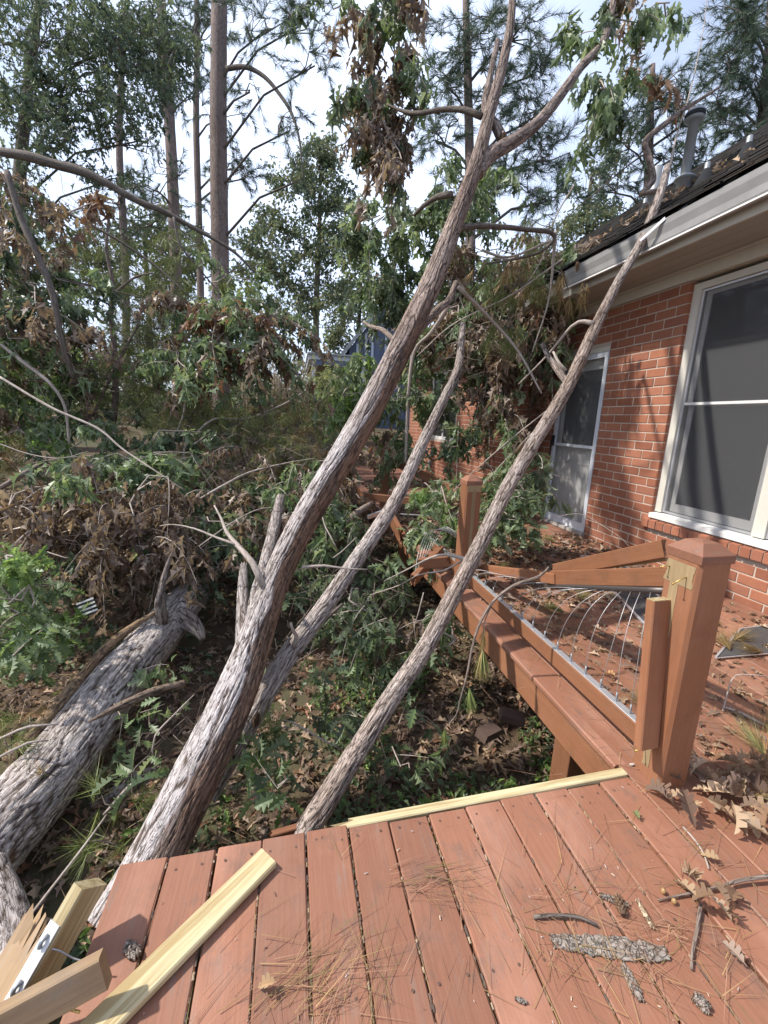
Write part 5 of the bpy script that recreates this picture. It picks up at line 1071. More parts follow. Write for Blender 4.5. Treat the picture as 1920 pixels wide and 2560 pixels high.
# ------------------------------------------------------------------ standing trees
def stand(name, label, rows, group, mat=MPINEB, sides=16, step=.25):
    """standing tree: trunk through picture points (x, y, diameter) at one depth, taken down to the ground"""
    d = rows[0][2]; P = [A(r[0], r[1], r[2]) for r in rows]; R = [r[3]/2 for r in rows]
    b = P[0].copy(); b[2] = float(gz(b[0], b[1]))-.1
    if b[2] < P[0][2]-.2: P = [b]+P; R = [R[0]*1.12]+R
    t_ = thing(name, label, 'tree', b, group)
    V, polys, vec, _ = tube(np.array(P), R, sides, step, knob=.06, seed=int(rng.integers(0, 999))); obj('trunk', mesh('trunk', V, polys, vec=vec, smooth=True), mat, t_)
    return t_, np.array(catmull(np.array(P), np.array(R), .4)[0])
def add_crown(t_, stem, masses, kind, size, per, lod=2, thick=1., mat=None, droop=.2, r0=.012, spread=.25, lmat=None):
    """limbs from the stem to each mass and fine shoots to its clumps"""
    parts = []; items = []
    for (cx, cy, d, rx, ry, rd, n, cols) in masses:
        c0 = A(cx, cy+ry*.3, d); sc_ = d/FPX*S
        k = np.argmin(np.linalg.norm(stem-(c0+np.array((0, 0, -.4*np.linalg.norm(stem-c0, axis=1).min()))), axis=1)); a = stem[k]
        mid = (a+c0)/2+np.array((0, 0, .12*np.linalg.norm(a-c0))); items.append((np.array([a, mid, c0]), [r0*2.4, r0*1.8, r0*1.2]))
        nk = 5; C, sid, P = sprays((cx, cy, d), (rx, ry, rd), n*(1.5 if kind == 'pine' else 1.2), max(.5, .55*min(rx, ry)*sc_), nk, droop*.6, 0., 1.0)
        hubs = P[rng.integers(0, len(P), max(2, len(P)//4)), 0]
        for h_ in hubs: items.append((np.array([mid*.3+c0*.7, (h_+c0)/2+rng.normal(size=3)*.1, h_]), [r0*1.1, r0*.8, r0*.6]))
        for q in P:
            items.append((q, np.linspace(r0*.5, r0*.22, nk)))
            if rng.random() < .6: h_ = hubs[np.argmin(np.linalg.norm(hubs-q[0], axis=1))]; items.append((np.array([h_, (h_+q[0])/2+rng.normal(size=3)*.04, q[0]]), [r0*.6, r0*.55, r0*.5]))
        if kind == 'pine':
            ax = np.gradient(P, axis=1).reshape(-1, 3); ax = unit(unit(ax)+rnd_sphere(len(ax))*.5)
            parts.append(pine_tufts(C, per, size, cols, thick, droop, ax, .8))
        else: parts.append(oak_clumps(C, per, size, cols, lod, droop, spread, None, sid))
    V, P, C = merge(parts); obj('crown', mesh('crown', V, P, col=C), mat or (MNEED if kind == 'pine' else MFAR), t_, kind='stuff')
    tubes('branches', items, lmat or MDARKB, t_)
GP_ = 'standing pines'
pf = ['pinef']
p1_, s1_ = stand('pine_tree', 'tallest thick pine trunk standing clear left of centre', [(478, 900, 10, .42), (476, 600, 10, .41), (472, 300, 10, .39), (474, 0, 10, .36), (480, -260, 10, .30)], GP_, sides=22)
add_crown(p1_, s1_, [(560, 60, 9.5, 80, 55, .5, 60, pf), (650, 40, 9.2, 80, 50, .5, 60, pf), (680, 130, 9.0, 45, 40, .4, 25, pf), (625, 265, 9.3, 30, 60, .3, 26, pf), (655, 370, 9.3, 18, 55, .3, 16, pf), (540, 190, 9.6, 40, 30, .3, 14, pf)], 'pine', .24, 26, thick=1.5, r0=.016)
V, polys, vec, _ = tube(np.array([A(490, 148, 9.9), A(530, 145, 9.7), A(570, 165, 9.6), (A(605, 205, 9.5)), A(632, 250, 9.4), A(648, 310, 9.3), A(655, 400, 9.3)]), [.055, .05, .045, .04, .035, .025, .012], 8, .1); obj('limb', mesh('limb', V, polys, vec=vec, smooth=True), MDARKB, p1_)
p2_, s2_ = stand('pine_tree', 'slimmer pine trunk second to the left of the thick pine', [(388, 880, 13, .36), (378, 520, 13, .34), (366, 260, 13, .32), (352, 60, 13, .28), (340, -150, 13, .22)], GP_)
add_crown(p2_, s2_, [(420, 60, 12.5, 70, 60, .6, 90, pf), (330, 150, 12.5, 70, 60, .6, 80, pf), (400, 200, 12.8, 55, 50, .5, 60, pf), (300, 60, 12.5, 70, 60, .6, 80, pf), (340, 400, 12.6, 60, 40, .4, 40, pf)], 'pine', .26, 24, thick=1.8, r0=.02)
p3_, s3_ = stand('pine_tree', 'thin pine trunk close on the left of the thick pine', [(436, 880, 16, .26), (432, 560, 16, .25), (424, 280, 16, .23), (426, 60, 16, .2), (420, -120, 16, .16)], GP_)
add_crown(p3_, s3_, [(450, 40, 15.5, 60, 50, .6, 60, pf), (470, 240, 15.5, 70, 60, .6, 80, pf), (500, 350, 15.8, 55, 45, .5, 60, pf), (440, 480, 15.8, 70, 60, .5, 60, pf), (530, 380, 15.8, 30, 20, .4, 20, pf)], 'pine', .28, 22, thick=2.2, r0=.02)
p4_, s4_ = stand('pine_tree', 'slender leaning pine trunk at the upper left behind oak leaves', [(275, 850, 14, .24), (270, 560, 14, .23), (258, 330, 14, .21), (262, 150, 14, .18), (270, 20, 14, .14)], GP_)
add_crown(p4_, s4_, [(250, 420, 13.8, 60, 60, .5, 60, pf), (330, 470, 13.8, 60, 50, .5, 50, pf), (230, 250, 13.8, 50, 50, .5, 40, pf)], 'pine', .26, 22, thick=2.0, r0=.018)
p5_, s5_ = stand('pine_tree', 'bushy pine behind the forked top of the leaning trunk', [(1012, 640, 10.5, .26), (1015, 400, 10.5, .24), (1010, 150, 10.5, .2), (1005, -40, 10.5, .15)], GP_)
add_crown(p5_, s5_, [(1000, 70, 10, 70, 60, .6, 110, pf), (1120, 60, 10, 70, 60, .6, 90, pf), (1150, 150, 10, 40, 45, .5, 50, pf), (960, 170, 10, 55, 45, .5, 70, pf), (1060, 200, 10.2, 80, 60, .6, 90, pf), (1140, 250, 10, 70, 45, .5, 90, pf), (1180, 330, 10, 60, 50, .5, 80, pf), (950, 290, 10.3, 60, 55, .5, 70, pf), (1100, 380, 10.2, 90, 60, .6, 100, pf), (1190, 420, 10.2, 60, 45, .5, 70, pf), (990, 380, 10.4, 60, 40, .5, 50, pf)], 'pine', .26, 24, thick=1.6, r0=.018)
p6_, s6_ = stand('pine_tree', 'lofty pine crown above the house roof beside the flue pipe', [(1395, 560, 15, .30), (1400, 400, 15, .28), (1405, 250, 15, .24), (1410, 140, 15, .16)], GP_)
add_crown(p6_, s6_, [(1400, 220, 14.6, 90, 60, .8, 120, pf), (1350, 300, 14.6, 70, 50, .7, 90, pf), (1440, 160, 14.6, 70, 50, .7, 80, pf), (1320, 400, 14.8, 60, 50, .7, 70, pf), (1430, 330, 14.8, 80, 50, .7, 80, pf), (1370, 450, 15, 80, 40, .7, 60, pf), (1530, 240, 14.6, 70, 70, .7, 100, pf), (1500, 330, 14.8, 70, 40, .7, 60, pf)], 'pine', .28, 22, thick=2.1, r0=.02)
p7_, s7_ = stand('pine_tree', 'dense pine crown in the upper right corner over the roof', [(1640, 420, 12, .32), (1650, 250, 12, .30), (1665, 80, 12, .26), (1670, -60, 12, .2)], GP_)
add_crown(p7_, s7_, [(1620, 60, 11.5, 70, 60, .7, 130, pf), (1580, 140, 11.5, 60, 45, .6, 90, pf), (1640, 180, 11.6, 60, 50, .6, 100, pf), (1610, 270, 11.8, 70, 40, .6, 90, pf), (1560, 220, 11.8, 50, 40, .5, 50, pf), (1590, 20, 11.6, 50, 40, .6, 70, pf)], 'pine', .26, 24, thick=1.9, r0=.02)
GB = 'broadleaf trees'
q1, u1 = stand('oak_tree', 'broad oak with dark leafy boughs filling the upper left corner', [(60, 1000, 8.5, .30), (55, 700, 8.5, .28), (40, 440, 8.5, .24), (60, 200, 8.5, .18), (90, -40, 8.5, .12)], GB, MDARKB)
dg = [DK, DK, 'pinef']  # darker leaf mix, puts the crown's backlit look into its colour
add_crown(q1, u1, [(90, 60, 8, 130, 100, .9, 200, dg), (250, 80, 8, 110, 90, .9, 190, dg), (60, 210, 8, 110, 80, .8, 120, dg), (220, 210, 8, 110, 70, .8, 130, dg), (330, 130, 8.2, 70, 80, .7, 100, dg), (100, 300, 8, 130, 70, .8, 80, dg), (300, 290, 8.2, 90, 50, .6, 50, dg), (60, 420, 8, 80, 60, .6, 40, dg), (400, 100, 8.6, 60, 50, .5, 30, dg), (180, 500, 8.2, 130, 50, .7, 45, ['far']), (230, 380, 8.2, 70, 40, .5, 25, dg)], 'oak', .12, 8, 1, r0=.012, droop=.35, spread=.2)
for rows in ([(0, 328, 6.3, .14), (60, 338, 6.2, .15), (130, 358, 6.2, .15), (170, 368, 6.2, .16), (210, 385, 6.2, .13), (300, 435, 6.3, .11), (350, 455, 6.35, .10), (400, 482, 6.4, .08), (500, 540, 6.5, .055), (560, 600, 6.6, .03)], [(15, 370, 4.7, .07), (45, 470, 4.7, .08), (85, 560, 4.7, .085), (115, 640, 4.7, .08), (135, 740, 4.8, .07), (160, 820, 5.0, .06)], [(30, 380, 6.2, .05), (130, 450, 6.2, .05), (240, 510, 6.2, .045), (330, 570, 6.3, .035), (410, 640, 6.3, .02)], [(375, 470, 6.3, .04), (390, 530, 6.3, .035), (430, 580, 6.4, .03), (480, 640, 6.5, .02)], [(-10, 570, 5.6, .03), (100, 595, 5.7, .028), (230, 625, 5.8, .024), (330, 650, 5.9, .015)]):
    limb(q1, rows, MDARKB, 10, .08, 'fallen_limb')
q2, u2 = stand('broadleaf_tree', 'thin-leaved tree against the sky right of the thick pine', [(682, 830, 22, .34), (684, 640, 22, .30), (690, 500, 22, .24), (692, 380, 22, .14)], GB, MLIMB)
ff = ['far']
add_crown(q2, u2, [(690, 350, 21, 60, 50, 1.2, 110, ff), (640, 400, 21, 50, 50, 1.2, 90, ff), (720, 430, 21, 60, 50, 1.2, 110, ff), (600, 470, 21, 45, 60, 1.2, 80, ff), (660, 520, 21, 70, 60, 1.2, 120, ff), (740, 540, 21, 50, 60, 1.2, 90, ff), (590, 580, 21, 50, 50, 1., 70, ff), (700, 640, 21, 60, 60, 1.0, 90, ff), (640, 640, 21, 50, 50, 1.0, 60, ff)], 'oak', .22, 12, 3, r0=.02, droop=.2, spread=.5)
q3, u3 = stand('broadleaf_tree', 'hazy low tree behind the blue house gable', [(770, 800, 27, .3), (775, 700, 27, .28), (780, 600, 27, .2), (775, 520, 27, .1)], GB, MDARKB)
add_crown(q3, u3, [(770, 640, 26, 50, 60, 1.2, 90, ff), (740, 700, 26, 45, 50, 1.2, 80, ff), (810, 600, 26, 50, 50, 1.2, 80, ff), (850, 640, 26, 50, 50, 1.2, 80, ff), (720, 740, 26, 30, 40, 1., 50, ff)], 'oak', .24, 12, 3, r0=.02, droop=.2, spread=.5)
q4, u4 = stand('broadleaf_tree', 'leafy tree between the thin pines and the left brush', [(330, 850, 18, .26), (320, 650, 18, .22), (310, 480, 18, .14)], GB, MDARKB)
add_crown(q4, u4, [(330, 500, 17.5, 80, 60, 1., 90, ff), (250, 560, 17.5, 80, 60, 1., 90, ff), (400, 560, 17.5, 60, 60, 1., 80, ff), (130, 560, 17.5, 90, 70, 1., 90, ff), (360, 640, 17.5, 90, 60, 1., 90, ff), (530, 560, 17.5, 50, 70, 1., 70, ff), (60, 640, 17.5, 80, 70, 1., 80, ff)], 'oak', .2, 12, 3, r0=.018, droop=.2, spread=.45)
q5, u5 = stand('broadleaf_tree', 'airy tree standing beyond the roof left of the flue pipe', [(1265, 560, 20, .26), (1270, 450, 20, .2), (1280, 360, 20, .1)], GB, MDARKB)
add_crown(q5, u5, [(1270, 420, 19.5, 50, 60, 1., 60, ff), (1300, 480, 19.5, 60, 40, 1., 60, ff), (1230, 500, 19.5, 40, 40, 1., 40, ff), (1330, 340, 19.5, 40, 40, 1., 30, ff)], 'oak', .2, 12, 3, r0=.02, droop=.2, spread=.5)
# distant wood closing the view
parts = []; m_ = MB(); vecs = []
n = 2600; ang = np.radians(-64+128*rng.random(n)); rr = 27+16*rng.random(n); zz = 1.2+6.5*rng.random(n)**1.5*(.5+.9*vnoise(np.stack([np.degrees(ang)*.11, 0*ang, 0*ang], 1), 77))
C = np.stack([rr*np.sin(ang+.1), rr*np.cos(ang+.1), zz], 1); C = C[~((np.abs(C[:, 0]-4) < 4.5) & (C[:, 1] < 27))]
parts.append(oak_clumps(C, 14, .42, ['far', 'pinef', 'far'], 3, .15, 1.1))
leaves_obj('distant_woods', parts, MFAR, kind='stuff'); o = bpy.data.objects['distant_woods']; tag(o, 'hazy green woods closing off the yard behind everything', 'woods')
# shrubs near the carport
sh1 = thing('pale_shrub', 'pale yellow-green shrub in front of the carport post', 'shrub', A(690, 850, 14))
crown(sh1, [(690, 850, 13, 60, 34, .6, 170, ['pale'], -.4), (745, 870, 12, 45, 30, .5, 70, ['pale', G], -.2)], 2, .12, 8, MFAR, spread=.2, r0=.008)
sh2 = thing('tan_bare_shrub', 'bare tan shrub of upright stems beside the carport', 'shrub', A(610, 830, 11)); m_ = MB(); vecs = []
for i in range(170):
    b = A(600+rng.normal()*40, 880+rng.normal()*12, 11+rng.normal()*.4); e = b+np.array((rng.normal()*.35+.15, rng.normal()*.25, .7+.8*rng.random()))
    V, P, vec, _ = tube(np.array([b, (b+e)/2+rng.normal(size=3)*.05, e]), [.008, .006, .003], 4, cap=False); m_.add(V, P); vecs.append(vec)
obj('stems', mesh('stems', np.concatenate(m_.V), [np.concatenate(v) for v in m_.P.values()], vec=np.concatenate(vecs)), simple('dry_stem', (.42, .32, .22), .8), sh2, kind='stuff')
sh3 = thing('green_thicket', 'green thicket of leaves between the pines and the carport', 'shrub', A(560, 860, 12))
crown(sh3, [(560, 850, 12, 110, 50, 1.2, 150, ['far', G], .2), (440, 870, 12, 120, 60, 1.2, 150, [G, 'far', DK], .2), (300, 870, 12, 150, 60, 1.5, 220, [DK, G], .2), (100, 870, 11, 160, 70, 1.5, 220, [DK, G], .2), (620, 880, 11.5, 90, 30, 1., 90, [G, 'far'], .2)], 1, .14, 9, MFAR, spread=.25, r0=.008, L=.8)

# ------------------------------------------------------------------ ground litter
def on_ground(n, xr, yr, lift=.01):
    x_ = xr[0]+(xr[1]-xr[0])*rng.random(n); y_ = yr[0]+(yr[1]-yr[0])*rng.random(n); return np.stack([x_, y_, gz(x_, y_)+lift+.03*rng.random(n)], 1)
def litter(base, size, cols, lod, upness=1.4):
    n = len(base); d = unit(rng.normal(size=(n, 3))*(1, 1, .25)); nr = unit(rng.normal(size=(n, 3))*.45+np.array((0, 0, upness)))
    return scatter(leaf_template(lod, .22, .35), base, d, nr, size*(.6+.7*rng.random(n)), pal(cols, n), .8+.3*rng.random(n))
lf = [litter(on_ground(3600, (-8, -3.2), (-1.5, 8)), .09, ['brown', 'brown', 'tan', 'rust'], 2), litter(on_ground(1500, (-3.4, -.6), (-1.5, 1.2)), .09, ['brown', 'tan', 'rust'], 2), litter(on_ground(5200, (-3.4, 2.2), (1.15, 4.2)), .085, ['brown', 'brown', 'tan', 'rust'], 1), litter(on_ground(4200, (-5, 2.0), (4.0, 8.5)), .12, ['brown', 'tan', 'brown', 'dark'], 1)]
o = leaves_obj('leaf_litter', lf, MDEAD); tag(o, 'dry brown leaf litter covering the ground below the deck', 'leaves')
gb = on_ground(1500, (.2, 2.3), (1.3, 3.6), .02); gb = gb[vnoise(gb*2.1, 5) > .52]; gb2 = on_ground(1600, (-3, 1.0), (1.2, 5), .02); gb2 = gb2[vnoise(gb2*1.6, 9) > .68]
o = leaves_obj('ground_ivy', [oak_clumps(np.vstack([gb, gb2]), 6, .05, ['lush', 'green', 'dark'], 2, -.5, .06)], MLEAF); tag(o, 'low green ivy patches creeping over the shaded ground', 'ivy')
nn_ = on_ground(2600, (-3, 2), (1.2, 6), .03); o = leaves_obj('ground_needles', [scatter(needle_template(), nn_, rng.normal(size=(2600, 3))*(1, 1, .2), rnd_sphere(2600), .12+.12*rng.random(2600), pal(['pined', 'tan'], 2600), .6)], MDEAD); tag(o, 'fallen tan pine needles strewn over the ground', 'needles')
# bricks lying below the deck
for (px_, py_, d, rz, lab) in ((1055, 1582, 2.75, .5, 'single dark brick lying in ivy under the deck rim'), (1105, 1548, 2.95, -.3, 'second brick half hidden under the deck rim farther back')):
    b = MB(); c = A(px_, py_, d); b.box((-.085, -.042, -.03), (.085, .042, .03)); o = obj('loose_brick', b.me('loose_brick', usecol=False), simple('old_brick_%d' % px_, (.10, .062, .048), .95, 0, 25, .35, .4), loc=c); o.rotation_euler = (.15, .2, rz); tag(o, lab, 'brick')
    if py_ == 1582: c0_ = c
c = A(765, 1365, 3.6); b = MB(); b.box((-.06, -.05, -.05), (.06, .05, .05)); o = obj('wood_block', b.me('wood_block', usecol=False), MRAIL, loc=c); o.rotation_euler = (.2, .3, .4); tag(o, 'small red wood block lying in the litter between the trunks', 'wood block')
# white slatted panel in the brush
sp = thing('white_slat_panel', 'white slatted panel half buried in brush left of the big log', 'panel', A(185, 1305, 3.45))
for i in range(4):
    a0, a1 = A(165+i*3, 1316+i*8-10, 3.45-.04*i), A(202+i*3, 1302+i*8-10, 3.5-.04*i); lumber('slat', a0, a1, .014, .008, (0, .5, .9), MWHITE, sp, ch=.001)
lumber('backing', A(163, 1322, 3.47), A(205, 1310, 3.5), .12, .006, (0, .5, .9), MBLACK, sp, ch=.001)

# ------------------------------------------------------------------ litter on the deck
def deck_pts(n, xr, yr, lift=.004): return np.stack([xr[0]+(xr[1]-xr[0])*rng.random(n), yr[0]+(yr[1]-yr[0])*rng.random(n), lift+.012*rng.random(n)], 1)
f1_ = deck_pts(5200, (1.5, 3.68), (2.7, 9.5)); keep = vnoise(f1_*(1.2, 1.2, 0)+5, 4) > .30; f2_ = deck_pts(800, (1.55, 3.6), (1.2, 2.9)); f3_ = deck_pts(1700, (1.45, 3.0), (4.0, 7.5), .02)
o = leaves_obj('deck_leaf_litter', [litter(f1_[keep], .085, ['brown', 'tan', 'brown', 'rust'], 2), litter(f2_, .06, ['brown', 'tan'], 1), litter(f3_, .09, ['tan', 'brown'], 1)], MDEAD); tag(o, 'dry leaf litter spread over the deck along the house', 'leaves')
def needles_at(groups, thick=.5):
    parts = []
    for (x_, y_, sx, sy, n, ang, sp_, cols, L) in groups:
        b = np.stack([x_+rng.normal(size=n)*sx, y_+rng.normal(size=n)*sy, .004+.012*rng.random(n)], 1); a_ = ang+rng.normal(size=n)*sp_; d = np.stack([np.cos(a_), np.sin(a_), rng.normal(size=n)*.05], 1)
        parts.append(scatter(needle_template(), b, d, np.tile((0, 0, 1.), (n, 1)), L*(.6+.6*rng.random(n)), pal(cols, n), thick))
    return parts
PD = ['pined']; PR = ['redn', 'redn', 'pined']
o = leaves_obj('deck_needles', needles_at([(-.03, .80, .10, .05, 40, .1, .35, PR, .17), (.0, .76, .12, .05, 40, .5, .3, PR, .18), (.15, .72, .10, .05, 34, 1.2, .4, PR, .15), (.05, .66, .05, .04, 26, 1.5, .25, PR, .15), (.42, .95, .05, .04, 40, -.2, .5, PR, .14), (.36, .98, .06, .02, 14, .0, .12, PR, .16), (.75, .75, .12, .12, 70, 1.2, .8, PR, .16), (.9, .66, .1, .06, 40, -1.0, .6, PR, .17), (1.05, .72, .12, .12, 60, .8, 1.5, PR, .16), (.5, .85, .4, .2, 50, 0, 3, PR, .13), (1.3, .8, .2, .2, 80, .5, 2, PR, .15), (1.9, 1.2, .3, .3, 260, 0, 3, PR, .17), (2.4, 1.6, .5, .4, 380, 0, 3, PR, .17), (2.2, 2.4, .5, .5, 420, 0, 3, PR, .18), (1.8, 2.6, .25, .3, 160, .5, 1, ['pine', 'pined'], .18)]), MDEAD); tag(o, 'reddish pine needles strewn over the deck boards', 'needles')
# tufts of pine needles on the deck
tu = []
for (x_, y_, n, cols, az) in ((2.0, 1.15, 150, ['pine', 'pined'], 1.2), (2.15, 1.25, 140, PD, .4), (2.9, 2.0, 170, PD, .2), (3.2, 1.75, 140, PD, 2.5), (2.75, 1.9, 160, PD, 1.1), (2.95, 1.85, 160, PD, 3.0), (2.65, 2.05, 150, PD, .2), (3.05, 2.2, 150, PD, 1.8), (1.75, 1.45, 120, PD, 2.0), (2.75, 1.65, 120, PD, -.6), (2.0, 2.55, 170, ['pine', 'pined'], 2.6), (2.25, 2.75, 150, ['pine', 'pined'], .4), (2.6, 4.0, 150, ['pine', 'pined'], 1.), (3.1, 4.3, 150, ['pine', 'pined'], 2.), (1.95, 3.6, 120, ['pine', 'pined'], -1), (2.9, 5.2, 150, ['pine', 'pined'], 0), (1.72, 1.0, 120, PD, -.3), (1.95, .98, 130, PD, 1.9)):
    ax = np.array((math.cos(az), math.sin(az), .25)); d = unit(ax+rng.normal(size=(n, 3))*(.4, .4, .22)); d[:, 2] = np.maximum(d[:, 2], -.08); b = np.tile((x_, y_, .025), (n, 1))+ax*rng.random((n, 1))*.06
    tu.append(scatter(needle_template(), b, d, rnd_sphere(n), .17*(.7+.5*rng.random(n)), pal(cols, n), .55))
o = leaves_obj('needle_tufts', tu, MNEED); tag(o, 'broken-off pine needle tufts lying on the deck', 'needles')
# separate dry oak leaves around the post foot and on the near boards
LT = [leaf_template(-1, .40, .5), leaf_template(-1, .2, .3), leaf_template(-1, .55, .8)]
def one_leaf(x_, y_, z_, az, L, col, tilt=.3, roll=.0, var=0):
    T, F = LT[var % 3]; d = np.array([[math.cos(az), math.sin(az), rng.normal()*tilt*.5]]); n_ = np.array([[rng.normal()*tilt, rng.normal()*tilt, 1.]]); V, P, C = scatter((T, F), np.zeros((1, 3)), d, n_, L, np.array([col]), .95)
    V[:, 2] -= V[:, 2].min(); o = obj('oak_leaf', mesh('oak_leaf', V, [P], col=C), MDEAD, loc=(x_, y_, z_)); return o
for i in range(64):
    a_ = rng.random(); x_ = 1.66+.13*rng.normal()+.14*a_; y_ = 1.035+.06*rng.normal()-.02*a_
    if 1.39 < x_ < 1.56 and 1.09 < y_ < 1.26: x_ += .19
    o = one_leaf(x_, y_, .004+.05*rng.random()*math.exp(-((x_-1.62)/.12)**2), rng.random()*6.3, .062+.038*rng.random(), pal(['tan', 'tan', 'tan', 'brown'], 1)[0]*1.15, .6, var=i); tag(o, 'dry tan oak leaf in the pile at the foot of the big post', 'leaf', 'dry leaves at the foot of the big post')
for i, (px_, py_) in enumerate(((1500, 1935), (1525, 1950), (1540, 1975), (1560, 1990), (1510, 1965), (1480, 1925), (1530, 1925), (1570, 1960))):
    c = onz(px_, py_, .01); o = one_leaf(c[0], c[1], .004+.006*(i % 3), rng.random()*6.3, .058+.028*rng.random(), PAL['tan'][i % 4], .35, var=i); tag(o, 'light tan oak leaf in the twig cluster on the near boards', 'leaf', 'leaves of the twig cluster')
for (px_, py_, L, col, lab) in ((600, 2140, .05, (.45, .31, .18), 'torn tan leaf scrap alone on a board near the bottom edge'), (1555, 1870, .05, (.42, .30, .18), 'small curled leaf on the boards between post pile and twig cluster'), (1382, 1778, .04, (.20, .22, .10), 'small green leaf alone on the near boards'), (1330, 1470, .06, (.48, .28, .13), 'orange leaf by itself on the deck behind the cable rail'), (1610, 2100, .06, (.33, .25, .20), 'grey-tan leaf at the lower right of the boards'), (1180, 1225, .07, (.5, .36, .24), 'pale leaf caught on the bottom rail')):
    c = onz(px_, py_, .0); o = one_leaf(c[0], c[1], .004, rng.random()*6.3, L, col, .3); tag(o, lab, 'leaf')
# bark pieces, sticks, cone, acorns on the near boards
def chunk(name, label, p0, p1, wid, thk, seed, cat='bark', base=((.34, .295, .255), (.23, .18, .145))):
    p0, p1 = np.array(p0, float), np.array(p1, float); n = 26; L = np.linalg.norm(p1-p0); d = (p1-p0)/L; s_ = np.cross((0, 0, 1.), d); r = np.random.default_rng(seed); V = []; C = []; m = 11
    for i in range(n):
        t_ = i/(n-1); w = wid*(.35+.65*math.sin(math.pi*min(max(t_, .06), .95))**.45)*(.8+.4*r.random())
        for j in range(m):
            u = j/(m-1)*2-1; V.append(p0+d*(t_*L+r.normal()*.003)+s_*u*w/2+np.array((0, 0, .004+thk*(1-.6*u*u)*(.8+.3*math.sin(t_*23+u*5)*.5+.12*r.random())))); C.append(np.array(base[0])*(.7+.4*r.random()) if r.random() > .25 else np.array(base[1])*(.6+.5*r.random()))
    for i in range(n):
        for j in range(m): 
            q = V[i*m+j].copy(); q[2] = max(.002, q[2]-.012-thk*.3); V.append(q); C.append(np.array((.25, .16, .1)))
    F = []; o_ = n*m
    for i in range(n-1):
        for j in range(m-1): k_ = i*m+j; F += [(k_, k_+m, k_+m+1, k_+1), (o_+k_+1, o_+k_+m+1, o_+k_+m, o_+k_)]
        F += [(i*m, o_+i*m, o_+(i+1)*m, (i+1)*m), ((i+1)*m+m-1, o_+(i+1)*m+m-1, o_+i*m+m-1, i*m+m-1)]
    F += [(j, j+1, o_+j+1, o_+j) for j in range(m-1)]+[((n-1)*m+j+1, (n-1)*m+j, o_+(n-1)*m+j, o_+(n-1)*m+j+1) for j in range(m-1)]
    o = obj(name, mesh(name, V, [F], col=np.array(C), vec=np.array(V)), MBARK); return tag(o, label, cat)
Z = lambda a, b: onz(a, b, 0.)
chunk('bark_piece', 'large flat grey piece of bark lying on the near boards', Z(1192, 2035), Z(1440, 2062), .050, .008, 1)
chunk('bark_piece', 'narrow piece of bark pointing toward the bottom edge below the large one', Z(1345, 2085), Z(1385, 2165), .026, .006, 2)
chunk('bark_piece', 'short lichened bark bit above the large bark piece', Z(1300, 1938), Z(1355, 1958), .018, .012, 3)
chunk('bark_chip', 'pale peeled bark sliver standing above the large bark piece', Z(1378, 1950), Z(1408, 2005), .014, .008, 4, base=((.6, .48, .34), (.45, .33, .22)))
chunk('bark_chip', 'small grey bark chip at the lower right of the boards', Z(1500, 2155), Z(1530, 2185), .030, .014, 5)
chunk('bark_chip', 'dark bark chip lying beside the bare plank', Z(275, 2045), Z(300, 2070), .030, .018, 6)
chunk('bark_chip', 'tiny grey bark chip near the middle of the boards', Z(1115, 2160), Z(1135, 2168), .010, .006, 7)
def stick(label, pts, d0, d1, mat=MTWIG, name='stick'):
    P = np.array([onz(a, b, 0.)+np.array((0, 0, z_)) for a, b, z_ in pts]); V, polys, vec, _ = tube(P, np.linspace(d0, d1, len(P))/2, 8, .02, knob=.15, seed=int(rng.integers(99))); return tag(obj(name, mesh(name, V, polys, vec=vec, smooth=True), mat), label, 'stick')
stick('dark bent stick left of the large bark piece', [(1152, 1985, .008), (1200, 1984, .012), (1250, 1988, .012), (1290, 2005, .01)], .011, .008, MDARKB)
stick('straight snapped twig below the twig cluster', [(1512, 1960, .012), (1505, 2010, .01), (1495, 2060, .008), (1492, 2098, .008)], .010, .007, MLIMB)
stick('long twig reaching in from the right edge to the leaf cluster', [(1680, 1905, .03), (1600, 1912, .02), (1545, 1925, .015), (1450, 1942, .008), (1420, 1948, .006)], .014, .004, MLIMB)
stick('short twig stub lying across the yellow board end by the post', [(1360, 1655, .006), (1390, 1652, .01), (1415, 1654, .006)], .010, .009, MTWIG)
stick('thin forked twig above the large bark piece near the gap', [(1475, 1790, .006), (1500, 1820, .01), (1520, 1850, .008), (1530, 1880, .006)], .008, .005, MTWIG)
stick('grey stick lying on the deck by the window screen', [(1560, 1530, .01), (1600, 1545, .012), (1659, 1575, .01)], .014, .012, MTWIG)
stick('thin curved stem arching over the deck right of the big post', [(1560, 1540, .01), (1575, 1500, .10), (1610, 1500, .12), (1680, 1500, .10)], .007, .005, MTWIG)
def cone_me(name, c, ax, L, w, m1=9, nr=8):
    """pine cone: spiral of scales on a core"""
    ax = unit(ax); a = unit(np.cross(ax, (.3, .5, .8))); b = np.cross(ax, a); m_ = MB()
    V, P, _, _ = tube(np.array([c, c+ax*L*.5, c+ax*L]), [w*.25, w*.3, w*.1], 8); m_.add(V, P, (.10, .06, .035))
    for i in range(m1*nr):
        t_ = i/(m1*nr); ph = i*2.39996; r_ = w*.5*math.sin(math.pi*(.12+.8*t_))**.7; o_ = math.cos(ph)*a+math.sin(ph)*b; tg = np.cross(ax, o_); p = c+ax*L*t_+o_*r_*.45; q = p+o_*r_*.6+ax*L*.07; h_ = .10*w*(1-.4*t_)
        m_.add([p-tg*h_*.7, p+tg*h_*.7, q+tg*h_, q-tg*h_, q+o_*.002+ax*.004], [[(0, 1, 2, 3)], [(3, 2, 4)]], np.array((.20, .125, .075))*(.7+.6*rng.random()))
    return m_.me(name)
